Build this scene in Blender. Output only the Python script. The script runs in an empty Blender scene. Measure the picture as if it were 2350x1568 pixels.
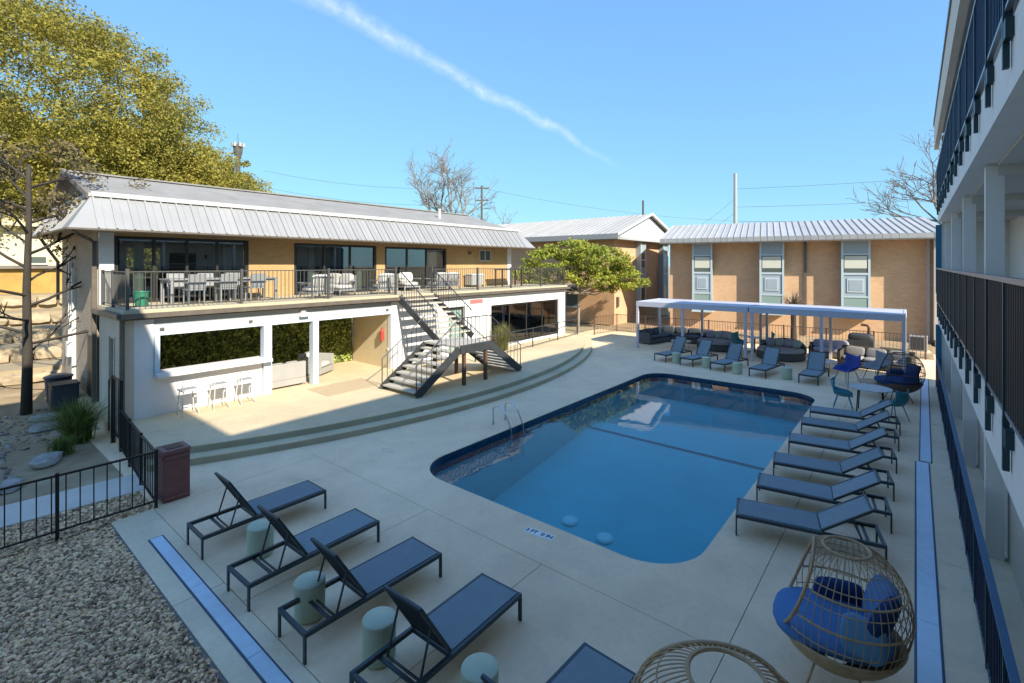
import bpy, math, random
import numpy as np
from mathutils import Vector, Matrix
R = math.radians
random.seed(7)
scene = bpy.context.scene
C = scene.collection

# ---------------------------------------------------------------- camera
cam_d = bpy.data.cameras.new('camera')
cam = bpy.data.objects.new('camera', cam_d)
C.objects.link(cam)
cam_d.sensor_width = 36.0
cam_d.lens = 36.0 * 1120.0 / 2350.0
cam_d.shift_y = -176.0 / 2350.0
cam_d.clip_start = 0.05
cam_d.clip_end = 3000
cam.location = (0, 0, 4.3)
cam.rotation_euler = (R(90), 0, R(39.5))
scene.camera = cam

# ---------------------------------------------------------------- sun and sky
L = Vector((-1.0, 0.25, -0.70)).normalized()          # the way the sunlight travels
sun_d = bpy.data.lights.new('sun', 'SUN')
sun_d.energy = 3.25
sun_d.angle = R(0.6)
sun_d.color = (1.0, 0.90, 0.74)
sun = bpy.data.objects.new('sun', sun_d)
C.objects.link(sun)
sun.rotation_euler = L.to_track_quat('-Z', 'Y').to_euler()
S = -L
elev = math.asin(S.z)
world = bpy.data.worlds.new('World')
scene.world = world
world.use_nodes = True
wn, wl_ = world.node_tree.nodes, world.node_tree.links
wn.clear()
wo = wn.new('ShaderNodeOutputWorld')
bg = wn.new('ShaderNodeBackground')
sky = wn.new('ShaderNodeTexSky')
sky.sky_type = 'NISHITA'
sky.sun_disc = False
sky.sun_elevation = elev
sky.sun_rotation = math.atan2(S.x, S.y)
sky.altitude = 200
sky.air_density = 1.0
sky.dust_density = 0.35
sky.ozone_density = 2.5
bg.inputs['Strength'].default_value = 0.1
wl_.new(bg.outputs[0], wo.inputs[0])

def wm(op, a, b=None, c=None, clamp=False):
    n = wn.new('ShaderNodeMath'); n.operation = op; n.use_clamp = clamp
    for i, v in enumerate((a, b, c)):
        if v is None: continue
        if isinstance(v, (int, float)): n.inputs[i].default_value = v
        else: wl_.new(v, n.inputs[i])
    return n.outputs[0]
def wdot(sock, vec):
    n = wn.new('ShaderNodeVectorMath'); n.operation = 'DOT_PRODUCT'
    wl_.new(sock, n.inputs[0]); n.inputs[1].default_value = vec
    return n.outputs['Value']
# an old jet trail drifting across the sky, laid out by direction
tc = wn.new('ShaderNodeTexCoord')
nrm = wn.new('ShaderNodeVectorMath'); nrm.operation = 'NORMALIZE'
wl_.new(tc.outputs['Generated'], nrm.inputs[0])
D = nrm.outputs[0]
d1 = Vector((-0.9357, 0.5246, 0.5429)).normalized()
d2 = Vector((-0.4813, 0.8993, 0.2080)).normalized()
nv = d1.cross(d2).normalized()
ev = (d2 - d1 * d1.dot(d2)).normalized()
amax = d1.angle(d2)
ang = wm('ARCTAN2', wdot(D, tuple(ev)), wdot(D, tuple(d1)))
tt = wm('DIVIDE', ang, amax)                                # 0 at the high end, 1 at the tip
ns = wn.new('ShaderNodeTexNoise'); ns.inputs['Scale'].default_value = 9; ns.inputs['Detail'].default_value = 6
wl_.new(D, ns.inputs['Vector'])
ns2 = wn.new('ShaderNodeTexNoise'); ns2.inputs['Scale'].default_value = 38; ns2.inputs['Detail'].default_value = 8; ns2.inputs['Roughness'].default_value = 0.65
wl_.new(D, ns2.inputs['Vector'])
off = wm('ADD', wdot(D, tuple(nv)), wm('MULTIPLY', wm('SUBTRACT', ns.outputs['Fac'], 0.5), 0.045))
wid = wm('MULTIPLY_ADD', tt, -0.016, 0.024)
wid = wm('MAXIMUM', wid, 0.004)
prof = wm('SUBTRACT', 1.0, wm('DIVIDE', wm('ABSOLUTE', off), wid), clamp=True)
prof = wm('MULTIPLY', prof, wm('MULTIPLY_ADD', ns2.outputs['Fac'], 2.4, -0.55, clamp=True))
prof = wm('MULTIPLY', prof, wm('MULTIPLY', wm('SUBTRACT', 1.06, tt), 4.0, clamp=True))
prof = wm('MULTIPLY', prof, wm('MULTIPLY', wm('ADD', tt, 1.4), 2.0, clamp=True))
prof = wm('MULTIPLY', prof, 0.40, clamp=True)
mixc = wn.new('ShaderNodeMix'); mixc.data_type = 'RGBA'
wl_.new(prof, mixc.inputs['Factor'])
# even clear winter blue: each channel of the sky compressed over the whole dome
sp_ = wn.new('ShaderNodeSeparateColor'); wl_.new(sky.outputs[0], sp_.inputs[0])
cb_ = wn.new('ShaderNodeCombineColor')
for i, (gain, pw_) in enumerate(((0.305, 0.44), (0.525, 0.42), (0.755, 0.12))):
    wl_.new(wm('MULTIPLY', wm('POWER', wm('MULTIPLY', sp_.outputs[i], 0.25), pw_), gain * 5.35), cb_.inputs[i])
wl_.new(cb_.outputs[0], mixc.inputs[6])
mixc.inputs[7].default_value = (4.6, 4.9, 5.4, 1)
wl_.new(mixc.outputs[2], bg.inputs['Color'])

scene.view_settings.view_transform = 'Standard'
scene.view_settings.look = 'None'
scene.view_settings.exposure = 1.38
scene.view_settings.gamma = 1.0
scene.view_settings.use_curve_mapping = False
cy = scene.cycles
cy.use_denoising = True
cy.max_bounces = 6; cy.diffuse_bounces = 3; cy.glossy_bounces = 3; cy.transmission_bounces = 3; cy.transparent_max_bounces = 12
cy.caustics_reflective = False; cy.caustics_refractive = False

# ---------------------------------------------------------------- materials
MATS = {}
def mat(name, col, rough=0.6, metal=0.0, var=0.0, vscale=3.0, bump=0.0, bscale=40.0, col2=None, island=0.0, spec=0.5, trans=0.0, objrand=0.0, coord='Position', stretch=(1, 1, 1), detail=5, leaf=0.0):
    m = bpy.data.materials.new(name); m.use_nodes = True
    nt = m.node_tree; n, l = nt.nodes, nt.links
    p = n['Principled BSDF']
    p.inputs['Roughness'].default_value = rough
    p.inputs['Metallic'].default_value = metal
    p.inputs['Specular IOR Level'].default_value = spec
    c = tuple(col) + (1,)
    p.inputs['Base Color'].default_value = c
    if trans:
        p.inputs['Transmission Weight'].default_value = trans
    g = n.new('ShaderNodeNewGeometry')
    src = g.outputs['Position']
    if coord == 'Object':
        t = n.new('ShaderNodeTexCoord'); src = t.outputs['Object']
    if stretch != (1, 1, 1):
        mp = n.new('ShaderNodeMapping'); mp.inputs['Scale'].default_value = stretch
        l.new(src, mp.inputs['Vector']); src = mp.outputs[0]
    out = None
    if var or col2:
        ns = n.new('ShaderNodeTexNoise'); ns.inputs['Scale'].default_value = vscale; ns.inputs['Detail'].default_value = detail; ns.inputs['Roughness'].default_value = 0.6
        l.new(src, ns.inputs['Vector'])
        mr = n.new('ShaderNodeMapRange'); mr.inputs[1].default_value = 0.3; mr.inputs[2].default_value = 0.7
        l.new(ns.outputs['Fac'], mr.inputs[0])
        mx = n.new('ShaderNodeMix'); mx.data_type = 'RGBA'
        l.new(mr.outputs[0], mx.inputs['Factor'])
        if col2 is None:
            mx.inputs[6].default_value = tuple(v * (1 - var) for v in col) + (1,)
            mx.inputs[7].default_value = tuple(min(1, v * (1 + var)) for v in col) + (1,)
        else:
            mx.inputs[6].default_value = c
            mx.inputs[7].default_value = tuple(col2) + (1,)
        out = mx.outputs[2]
    if island or objrand:
        hs = n.new('ShaderNodeHueSaturation')
        if out is not None: l.new(out, hs.inputs['Color'])
        else: hs.inputs['Color'].default_value = c
        mr = n.new('ShaderNodeMapRange')
        amt = island or objrand
        mr.inputs[3].default_value = 1 - amt; mr.inputs[4].default_value = 1 + amt
        if island: l.new(g.outputs['Random Per Island'], mr.inputs[0])
        else:
            oi = n.new('ShaderNodeObjectInfo'); l.new(oi.outputs['Random'], mr.inputs[0])
        l.new(mr.outputs[0], hs.inputs['Value'])
        if island:
            mr2 = n.new('ShaderNodeMapRange'); mr2.inputs[3].default_value = 0.5 - 0.028 * island; mr2.inputs[4].default_value = 0.5 + 0.022 * island
            l.new(wn_frac(nt, g.outputs['Random Per Island']), mr2.inputs[0]); l.new(mr2.outputs[0], hs.inputs['Hue'])
        out = hs.outputs[0]
    if out is not None: l.new(out, p.inputs['Base Color'])
    if bump:
        nb = n.new('ShaderNodeTexNoise'); nb.inputs['Scale'].default_value = bscale; nb.inputs['Detail'].default_value = 6
        l.new(src, nb.inputs['Vector'])
        b = n.new('ShaderNodeBump'); b.inputs['Strength'].default_value = bump; b.inputs['Distance'].default_value = 0.02
        l.new(nb.outputs['Fac'], b.inputs['Height']); l.new(b.outputs[0], p.inputs['Normal'])
    if leaf:
        tl = n.new('ShaderNodeBsdfTranslucent'); ms = n.new('ShaderNodeMixShader'); ms.inputs[0].default_value = leaf
        if out is not None: l.new(out, tl.inputs['Color'])
        else: tl.inputs['Color'].default_value = c
        l.new(p.outputs[0], ms.inputs[1]); l.new(tl.outputs[0], ms.inputs[2]); l.new(ms.outputs[0], n['Material Output'].inputs[0])
    MATS[name] = m
    return m
def wn_frac(nt, s):
    a = nt.nodes.new('ShaderNodeMath'); a.operation = 'MULTIPLY'; a.inputs[1].default_value = 17.3
    b = nt.nodes.new('ShaderNodeMath'); b.operation = 'FRACT'
    nt.links.new(s, a.inputs[0]); nt.links.new(a.outputs[0], b.inputs[0])
    return b.outputs[0]

def brick_mat(name, c1, c2, mortar, bw=0.21, bh=0.07, scale=1.0, bump=0.25):
    m = bpy.data.materials.new(name); m.use_nodes = True
    nt = m.node_tree; n, l = nt.nodes, nt.links
    p = n['Principled BSDF']; p.inputs['Roughness'].default_value = 0.85; p.inputs['Specular IOR Level'].default_value = 0.25
    t = n.new('ShaderNodeTexCoord'); sx = n.new('ShaderNodeSeparateXYZ'); l.new(t.outputs['Object'], sx.inputs[0])
    ad = n.new('ShaderNodeMath'); ad.operation = 'ADD'; l.new(sx.outputs[0], ad.inputs[0]); l.new(sx.outputs[1], ad.inputs[1])
    cb = n.new('ShaderNodeCombineXYZ'); l.new(ad.outputs[0], cb.inputs[0]); l.new(sx.outputs[2], cb.inputs[1])
    br = n.new('ShaderNodeTexBrick'); l.new(cb.outputs[0], br.inputs['Vector'])
    br.inputs['Color1'].default_value = tuple(c1) + (1,); br.inputs['Color2'].default_value = tuple(c2) + (1,); br.inputs['Mortar'].default_value = tuple(mortar) + (1,)
    br.inputs['Scale'].default_value = scale; br.inputs['Mortar Size'].default_value = 0.009; br.inputs['Brick Width'].default_value = bw; br.inputs['Row Height'].default_value = bh
    br.inputs['Mortar Smooth'].default_value = 0.2; br.inputs['Bias'].default_value = 0.0
    ns = n.new('ShaderNodeTexNoise'); ns.inputs['Scale'].default_value = 1.3; ns.inputs['Detail'].default_value = 6; l.new(t.outputs['Object'], ns.inputs['Vector'])
    mr = n.new('ShaderNodeMapRange'); mr.inputs[1].default_value = 0.3; mr.inputs[2].default_value = 0.7; mr.inputs[3].default_value = 0.93; mr.inputs[4].default_value = 1.06; l.new(ns.outputs['Fac'], mr.inputs[0])
    hs = n.new('ShaderNodeHueSaturation'); l.new(br.outputs['Color'], hs.inputs['Color']); l.new(mr.outputs[0], hs.inputs['Value'])
    l.new(hs.outputs[0], p.inputs['Base Color'])
    b = n.new('ShaderNodeBump'); b.inputs['Strength'].default_value = bump; b.inputs['Distance'].default_value = 0.01; b.invert = True
    l.new(br.outputs['Fac'], b.inputs['Height']); l.new(b.outputs[0], p.inputs['Normal'])
    MATS[name] = m
    return m

def glass_mat(name, tint, gloss=0.12, rough=0.01):
    m = bpy.data.materials.new(name); m.use_nodes = True
    nt = m.node_tree; n, l = nt.nodes, nt.links
    n.remove(n['Principled BSDF']); o = n['Material Output']
    tr = n.new('ShaderNodeBsdfTransparent'); tr.inputs[0].default_value = tuple(tint) + (1,)
    gl = n.new('ShaderNodeBsdfGlossy'); gl.inputs['Roughness'].default_value = rough
    fr = n.new('ShaderNodeFresnel'); fr.inputs['IOR'].default_value = 1.5
    ad = n.new('ShaderNodeMath'); ad.operation = 'ADD'; ad.inputs[1].default_value = gloss; ad.use_clamp = True; l.new(fr.outputs[0], ad.inputs[0])
    mx = n.new('ShaderNodeMixShader'); l.new(ad.outputs[0], mx.inputs[0]); l.new(tr.outputs[0], mx.inputs[1]); l.new(gl.outputs[0], mx.inputs[2])
    l.new(mx.outputs[0], o.inputs[0])
    MATS[name] = m
    return m

def water_mat(name):
    m = bpy.data.materials.new(name); m.use_nodes = True
    nt = m.node_tree; n, l = nt.nodes, nt.links
    n.remove(n['Principled BSDF']); o = n['Material Output']
    tr = n.new('ShaderNodeBsdfTransparent'); tr.inputs[0].default_value = (0.56, 0.91, 0.94, 1)
    gl = n.new('ShaderNodeBsdfGlossy'); gl.inputs['Roughness'].default_value = 0.015
    fr = n.new('ShaderNodeFresnel'); fr.inputs['IOR'].default_value = 1.33
    g = n.new('ShaderNodeNewGeometry')
    ns = n.new('ShaderNodeTexNoise'); ns.inputs['Scale'].default_value = 1.6; ns.inputs['Detail'].default_value = 3; l.new(g.outputs['Position'], ns.inputs['Vector'])
    b = n.new('ShaderNodeBump'); b.inputs['Strength'].default_value = 0.045; b.inputs['Distance'].default_value = 0.05; l.new(ns.outputs['Fac'], b.inputs['Height'])
    l.new(b.outputs[0], gl.inputs['Normal']); l.new(b.outputs[0], fr.inputs['Normal'])
    mx = n.new('ShaderNodeMixShader'); l.new(fr.outputs[0], mx.inputs[0]); l.new(tr.outputs[0], mx.inputs[1]); l.new(gl.outputs[0], mx.inputs[2])
    l.new(mx.outputs[0], o.inputs[0])
    MATS[name] = m
    return m

def concrete_mat(name, col, rough=0.85):
    m = bpy.data.materials.new(name); m.use_nodes = True
    nt = m.node_tree; n, l = nt.nodes, nt.links; p = n['Principled BSDF']
    p.inputs['Roughness'].default_value = rough; p.inputs['Specular IOR Level'].default_value = 0.25
    g = n.new('ShaderNodeNewGeometry'); val = None
    for sc, lo, hi, amp, det in ((0.28,0.32,0.68,0.12,4),(1.7,0.3,0.7,0.07,8),(14,0.3,0.7,0.05,5),(110,0.25,0.75,0.10,3)):
        t = n.new('ShaderNodeTexNoise'); t.inputs['Scale'].default_value = sc; t.inputs['Detail'].default_value = det; t.inputs['Roughness'].default_value = 0.62; l.new(g.outputs['Position'], t.inputs['Vector'])
        r_ = n.new('ShaderNodeMapRange'); r_.inputs[1].default_value = lo; r_.inputs[2].default_value = hi; r_.inputs[3].default_value = 1-amp; r_.inputs[4].default_value = 1+amp; l.new(t.outputs['Fac'], r_.inputs[0])
        if val is None: val = r_.outputs[0]
        else:
            k = n.new('ShaderNodeMath'); k.operation = 'MULTIPLY'; l.new(val, k.inputs[0]); l.new(r_.outputs[0], k.inputs[1]); val = k.outputs[0]
    # scattered darker stains and hairline cracks
    t = n.new('ShaderNodeTexNoise'); t.inputs['Scale'].default_value = 0.9; t.inputs['Detail'].default_value = 7; t.inputs['Roughness'].default_value = 0.7; l.new(g.outputs['Position'], t.inputs['Vector'])
    r_ = n.new('ShaderNodeMapRange'); r_.inputs[1].default_value = 0.60; r_.inputs[2].default_value = 0.74; r_.inputs[3].default_value = 1.0; r_.inputs[4].default_value = 0.74; l.new(t.outputs['Fac'], r_.inputs[0])
    k = n.new('ShaderNodeMath'); k.operation = 'MULTIPLY'; l.new(val, k.inputs[0]); l.new(r_.outputs[0], k.inputs[1]); val = k.outputs[0]
    hs = n.new('ShaderNodeHueSaturation'); hs.inputs['Color'].default_value = tuple(col)+(1,); l.new(val, hs.inputs['Value']); l.new(hs.outputs[0], p.inputs['Base Color'])
    b = n.new('ShaderNodeBump'); b.inputs['Strength'].default_value = 0.3; b.inputs['Distance'].default_value = 0.01
    t = n.new('ShaderNodeTexNoise'); t.inputs['Scale'].default_value = 60; t.inputs['Detail'].default_value = 5; l.new(g.outputs['Position'], t.inputs['Vector']); l.new(t.outputs['Fac'], b.inputs['Height']); l.new(b.outputs[0], p.inputs['Normal'])
    MATS[name] = m
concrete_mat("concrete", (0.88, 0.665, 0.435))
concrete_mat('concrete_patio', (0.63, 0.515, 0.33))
concrete_mat("concrete_strip", (0.84, 0.69, 0.475))
mat('joint', (0.20, 0.19, 0.17), 0.95, spec=0.1)
mat('riser_shade', (0.40, 0.36, 0.26), 0.9, var=0.12, vscale=1.5, bump=0.2)  # darker than the patio, painting the shade on the step fronts
mat('path', (0.62, 0.57, 0.48), 0.85, var=0.07, vscale=2, bump=0.15)
mat('soil', (0.28, 0.20, 0.12), 0.95, col2=(0.46, 0.36, 0.23), vscale=1.1, bump=0.6, bscale=14, spec=0.1)
mat('terrain', (0.38, 0.30, 0.19), 0.95, col2=(0.34, 0.29, 0.20), vscale=0.35, bump=0.4, bscale=6, spec=0.1)
mat('gravel', (0.68, 0.46, 0.26), 0.85, island=0.75, spec=0.3)
mat('pebble', (0.27, 0.235, 0.19), 0.85, island=0.6, spec=0.3)
mat('limestone', (0.40, 0.33, 0.225), 0.9, var=0.22, vscale=3, bump=0.5, bscale=9, objrand=0.2, spec=0.2)
mat('rock', (0.36, 0.34, 0.31), 0.9, var=0.25, vscale=5, bump=0.5, bscale=12, spec=0.2)
mat('drain', (0.60, 0.75, 0.83), 0.45, var=0.06, vscale=8, bump=0.1, bscale=90)
mat('drain_edge', (0.06, 0.09, 0.14), 0.6)
mat('pool_plaster', (0.24, 0.62, 0.66), 0.7, var=0.07, vscale=0.8, spec=0.2)
mat('pool_tile', (0.02, 0.06, 0.115), 0.25, var=0.3, vscale=9)
mat('pool_line', (0.008, 0.03, 0.09), 0.4)
mat('pool_light', (0.95, 0.97, 0.95), 0.4)
water_mat('water')
mat('chrome', (0.62, 0.64, 0.66), 0.18, metal=1.0)
mat('white_paint', (0.70, 0.70, 0.71), 0.6, var=0.03, vscale=2)
mat('blue_white', (0.56, 0.66, 0.74), 0.55, var=0.03, vscale=3)
mat('cream', (0.66, 0.55, 0.36), 0.75, var=0.05, vscale=2)
mat('stucco', (0.58, 0.51, 0.41), 0.9, var=0.08, vscale=1.2, bump=0.2, bscale=30)
mat('ceiling', (0.62, 0.60, 0.55), 0.8)
mat('gutter', (0.125, 0.105, 0.085), 0.5, var=0.2, vscale=4)
mat('terrace_floor', (0.50, 0.44, 0.31), 0.85, var=0.06, vscale=2)
mat('metal_white', (0.345, 0.35, 0.355), 0.42, metal=0.15, objrand=0.05, var=0.05, vscale=1.2)
mat('metal_roof', (0.47, 0.455, 0.425), 0.45, metal=0.15, objrand=0.06, var=0.06, vscale=1.0)
mat('shingle', (0.25, 0.245, 0.235), 0.9, var=0.13, vscale=1.4, bump=0.4, bscale=30, detail=9)
mat('trim_white', (0.50, 0.50, 0.49), 0.5)
mat('gable_dark', (0.17, 0.155, 0.14), 0.85, var=0.2, vscale=2)
mat('soffit', (0.30, 0.245, 0.18), 0.8, var=0.1)
brick_mat('brick_gold', (0.51, 0.315, 0.135), (0.44, 0.265, 0.105), (0.46, 0.34, 0.20))
brick_mat('brick_tan', (0.66, 0.41, 0.235), (0.57, 0.345, 0.195), (0.62, 0.45, 0.30))
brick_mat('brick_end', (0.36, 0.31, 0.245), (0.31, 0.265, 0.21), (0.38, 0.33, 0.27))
mat('dark_frame', (0.025, 0.024, 0.024), 0.45)
mat('black_metal', (0.014, 0.016, 0.018), 0.42, metal=0.2)
mat('rail_grey', (0.085, 0.085, 0.082), 0.5, metal=0.2)
mat('stair_steel', (0.055, 0.06, 0.062), 0.5, metal=0.3, var=0.2, vscale=3)
mat('stair_tread', (0.46, 0.43, 0.36), 0.8, var=0.1, vscale=5)
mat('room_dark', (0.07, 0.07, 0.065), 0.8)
mat('room_mid', (0.30, 0.27, 0.21), 0.8)
mat('room_light', (0.72, 0.76, 0.66), 0.8)
mat('curtain', (0.60, 0.60, 0.56), 0.9, var=0.1, vscale=6, stretch=(1, 1, 0.1))
glass_mat('glass', (0.62, 0.68, 0.66), 0.10)
glass_mat('glass_pale', (0.75, 0.80, 0.78), 0.08)
mat('hedge', (0.38, 0.45, 0.12), 0.6, island=0.7, spec=0.3)
mat('hedge_back', (0.12, 0.15, 0.04), 0.9)
mat('window_panel', (0.30, 0.37, 0.42), 0.6)
mat('window_frame', (0.46, 0.54, 0.58), 0.5)
mat('blind', (0.55, 0.56, 0.48), 0.8)
mat('pane_dark', (0.10, 0.12, 0.11), 0.08, spec=0.7)
mat('pane_green', (0.26, 0.36, 0.33), 0.12, spec=0.7)
mat('rb_white', (0.80, 0.77, 0.70), 0.6, var=0.03, vscale=2)
mat('rb_wall', (0.74, 0.69, 0.60), 0.7, var=0.03, vscale=2)
mat('rb_ceiling', (0.62, 0.58, 0.51), 0.8)
mat('rb_slab', (0.84, 0.80, 0.73), 0.7, var=0.04, vscale=3)
mat('rb_bracket', (0.02, 0.055, 0.065), 0.45, metal=0.2)
mat('rb_picket', (0.14, 0.115, 0.095), 0.4, metal=0.25)
mat('rb_picket_blue_reflect', (0.03, 0.055, 0.14), 0.22, metal=0.6)  # own blue of the ground fence; paints reflected sky on third floor pickets
mat('rb_rail', (0.30, 0.31, 0.33), 0.35, metal=0.5)
mat('rb_rail_blue', (0.05, 0.14, 0.24), 0.4, metal=0.2)
mat('fascia', (0.70, 0.61, 0.49), 0.7, var=0.05)
mat('teal_panel', (0.03, 0.16, 0.26), 0.6)
mat('lounger_frame', (0.04, 0.058, 0.066), 0.4, metal=0.3)
mat('sling', (0.22, 0.275, 0.29), 0.75, var=0.06, vscale=6, bump=0.15, bscale=160, spec=0.25, objrand=0.12)
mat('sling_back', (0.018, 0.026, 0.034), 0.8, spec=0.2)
mat('sofa_shade_grey', (0.34, 0.335, 0.32), 0.85, var=0.05)  # pale upholstery darkened, its shade put into the base colour
mat('sage', (0.48, 0.54, 0.39), 0.7, var=0.05, vscale=5, objrand=0.06)
mat('rattan', (0.46, 0.30, 0.155), 0.6, var=0.2, vscale=12)
mat('rattan_dark', (0.10, 0.065, 0.04), 0.65, var=0.2, vscale=12)
mat('blue_cushion', (0.085, 0.20, 0.40), 0.9, var=0.06, vscale=4, bump=0.2, bscale=90, spec=0.15)
mat('navy_cushion', (0.02, 0.05, 0.14), 0.9, spec=0.15)
mat('sky_cushion', (0.13, 0.29, 0.44), 0.9, spec=0.15)
mat('white_cushion', (0.52, 0.52, 0.50), 0.9, var=0.04, spec=0.15)
mat('grey_cushion', (0.32, 0.315, 0.32), 0.9, spec=0.15)
mat('lavender', (0.36, 0.35, 0.44), 0.9, spec=0.15)
mat('mint', (0.38, 0.46, 0.41), 0.9, spec=0.15)
mat('charcoal', (0.10, 0.11, 0.12), 0.85, var=0.1, spec=0.2)
mat('wicker', (0.07, 0.068, 0.068), 0.7, bump=0.5, bscale=60)
mat('brown_wicker', (0.095, 0.078, 0.062), 0.75, bump=0.5, bscale=60)
mat('teal', (0.02, 0.20, 0.25), 0.5)
mat('royal', (0.015, 0.045, 0.26), 0.6)
mat('table_white', (0.55, 0.55, 0.53), 0.4)
mat('table_grey', (0.48, 0.47, 0.45), 0.5)
mat('grey_frame', (0.30, 0.31, 0.32), 0.5, metal=0.2)
mat('pergola_white', (0.52, 0.53, 0.60), 0.5)
mat('rust_brown', (0.22, 0.085, 0.07), 0.6, var=0.15, vscale=6)
mat('rust_frame', (0.24, 0.11, 0.10), 0.55)
mat('fence_brown', (0.10, 0.06, 0.045), 0.6)
mat('bark', (0.045, 0.038, 0.03), 0.9, var=0.3, vscale=6, bump=0.6, bscale=14, stretch=(1, 1, 0.3))
mat('bark_pale', (0.26, 0.22, 0.18), 0.9, var=0.2, vscale=4)
mat('bare_twig', (0.20, 0.175, 0.155), 0.9)
mat('leaf_olive', (0.37, 0.32, 0.06), 0.65, col2=(0.24, 0.23, 0.05), vscale=0.35, island=0.35, spec=0.25, leaf=0.35)
mat('leaf_brown', (0.24, 0.19, 0.10), 0.7, col2=(0.15, 0.13, 0.06), vscale=0.8, island=0.5, spec=0.2, leaf=0.35)
mat('leaf_green', (0.42, 0.43, 0.065), 0.6, col2=(0.25, 0.31, 0.06), vscale=0.8, island=0.5, spec=0.25, leaf=0.35)
mat('grass_green', (0.15, 0.22, 0.04), 0.7, col2=(0.15, 0.19, 0.06), vscale=2, island=0.5, spec=0.25, leaf=0.35)
mat('grass_dry', (0.30, 0.27, 0.10), 0.8, col2=(0.16, 0.19, 0.05), vscale=2, island=0.5, spec=0.2, leaf=0.35)
mat('frond_dead', (0.20, 0.16, 0.12), 0.85, island=0.5)
mat('wood_pole', (0.30, 0.28, 0.25), 0.85, var=0.1)
mat('pole_dark', (0.10, 0.095, 0.085), 0.85)
mat('wire', (0.12, 0.13, 0.15), 0.7)
mat('house_cream', (0.62, 0.57, 0.42), 0.8, var=0.1, vscale=1.0, detail=8)
mat('house_yellow', (0.42, 0.26, 0.07), 0.8, var=0.2, vscale=1.5)
mat('ac_grey', (0.36, 0.37, 0.37), 0.5)
mat('ac_dark', (0.04, 0.045, 0.05), 0.6)
mat('bin_navy_unit_shade', (0.035, 0.045, 0.065), 0.55)
mat('green_bin', (0.02, 0.17, 0.10), 0.5)
mat('red_sign', (0.42, 0.05, 0.04), 0.5)
mat('sign_pink', (0.62, 0.16, 0.16), 0.6)
mat('sign_ink', (0.28, 0.29, 0.31), 0.7)
mat('navy_ink', (0.03, 0.035, 0.11), 0.6)
mat('rug', (0.50, 0.385, 0.235), 0.95, var=0.1, vscale=14, bump=0.2, bscale=120)
mat('lamp_white', (0.80, 0.80, 0.76), 0.4)
mat('red_lamp', (0.22, 0.02, 0.015), 0.4)
mat('copper', (0.11, 0.055, 0.035), 0.7)

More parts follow.
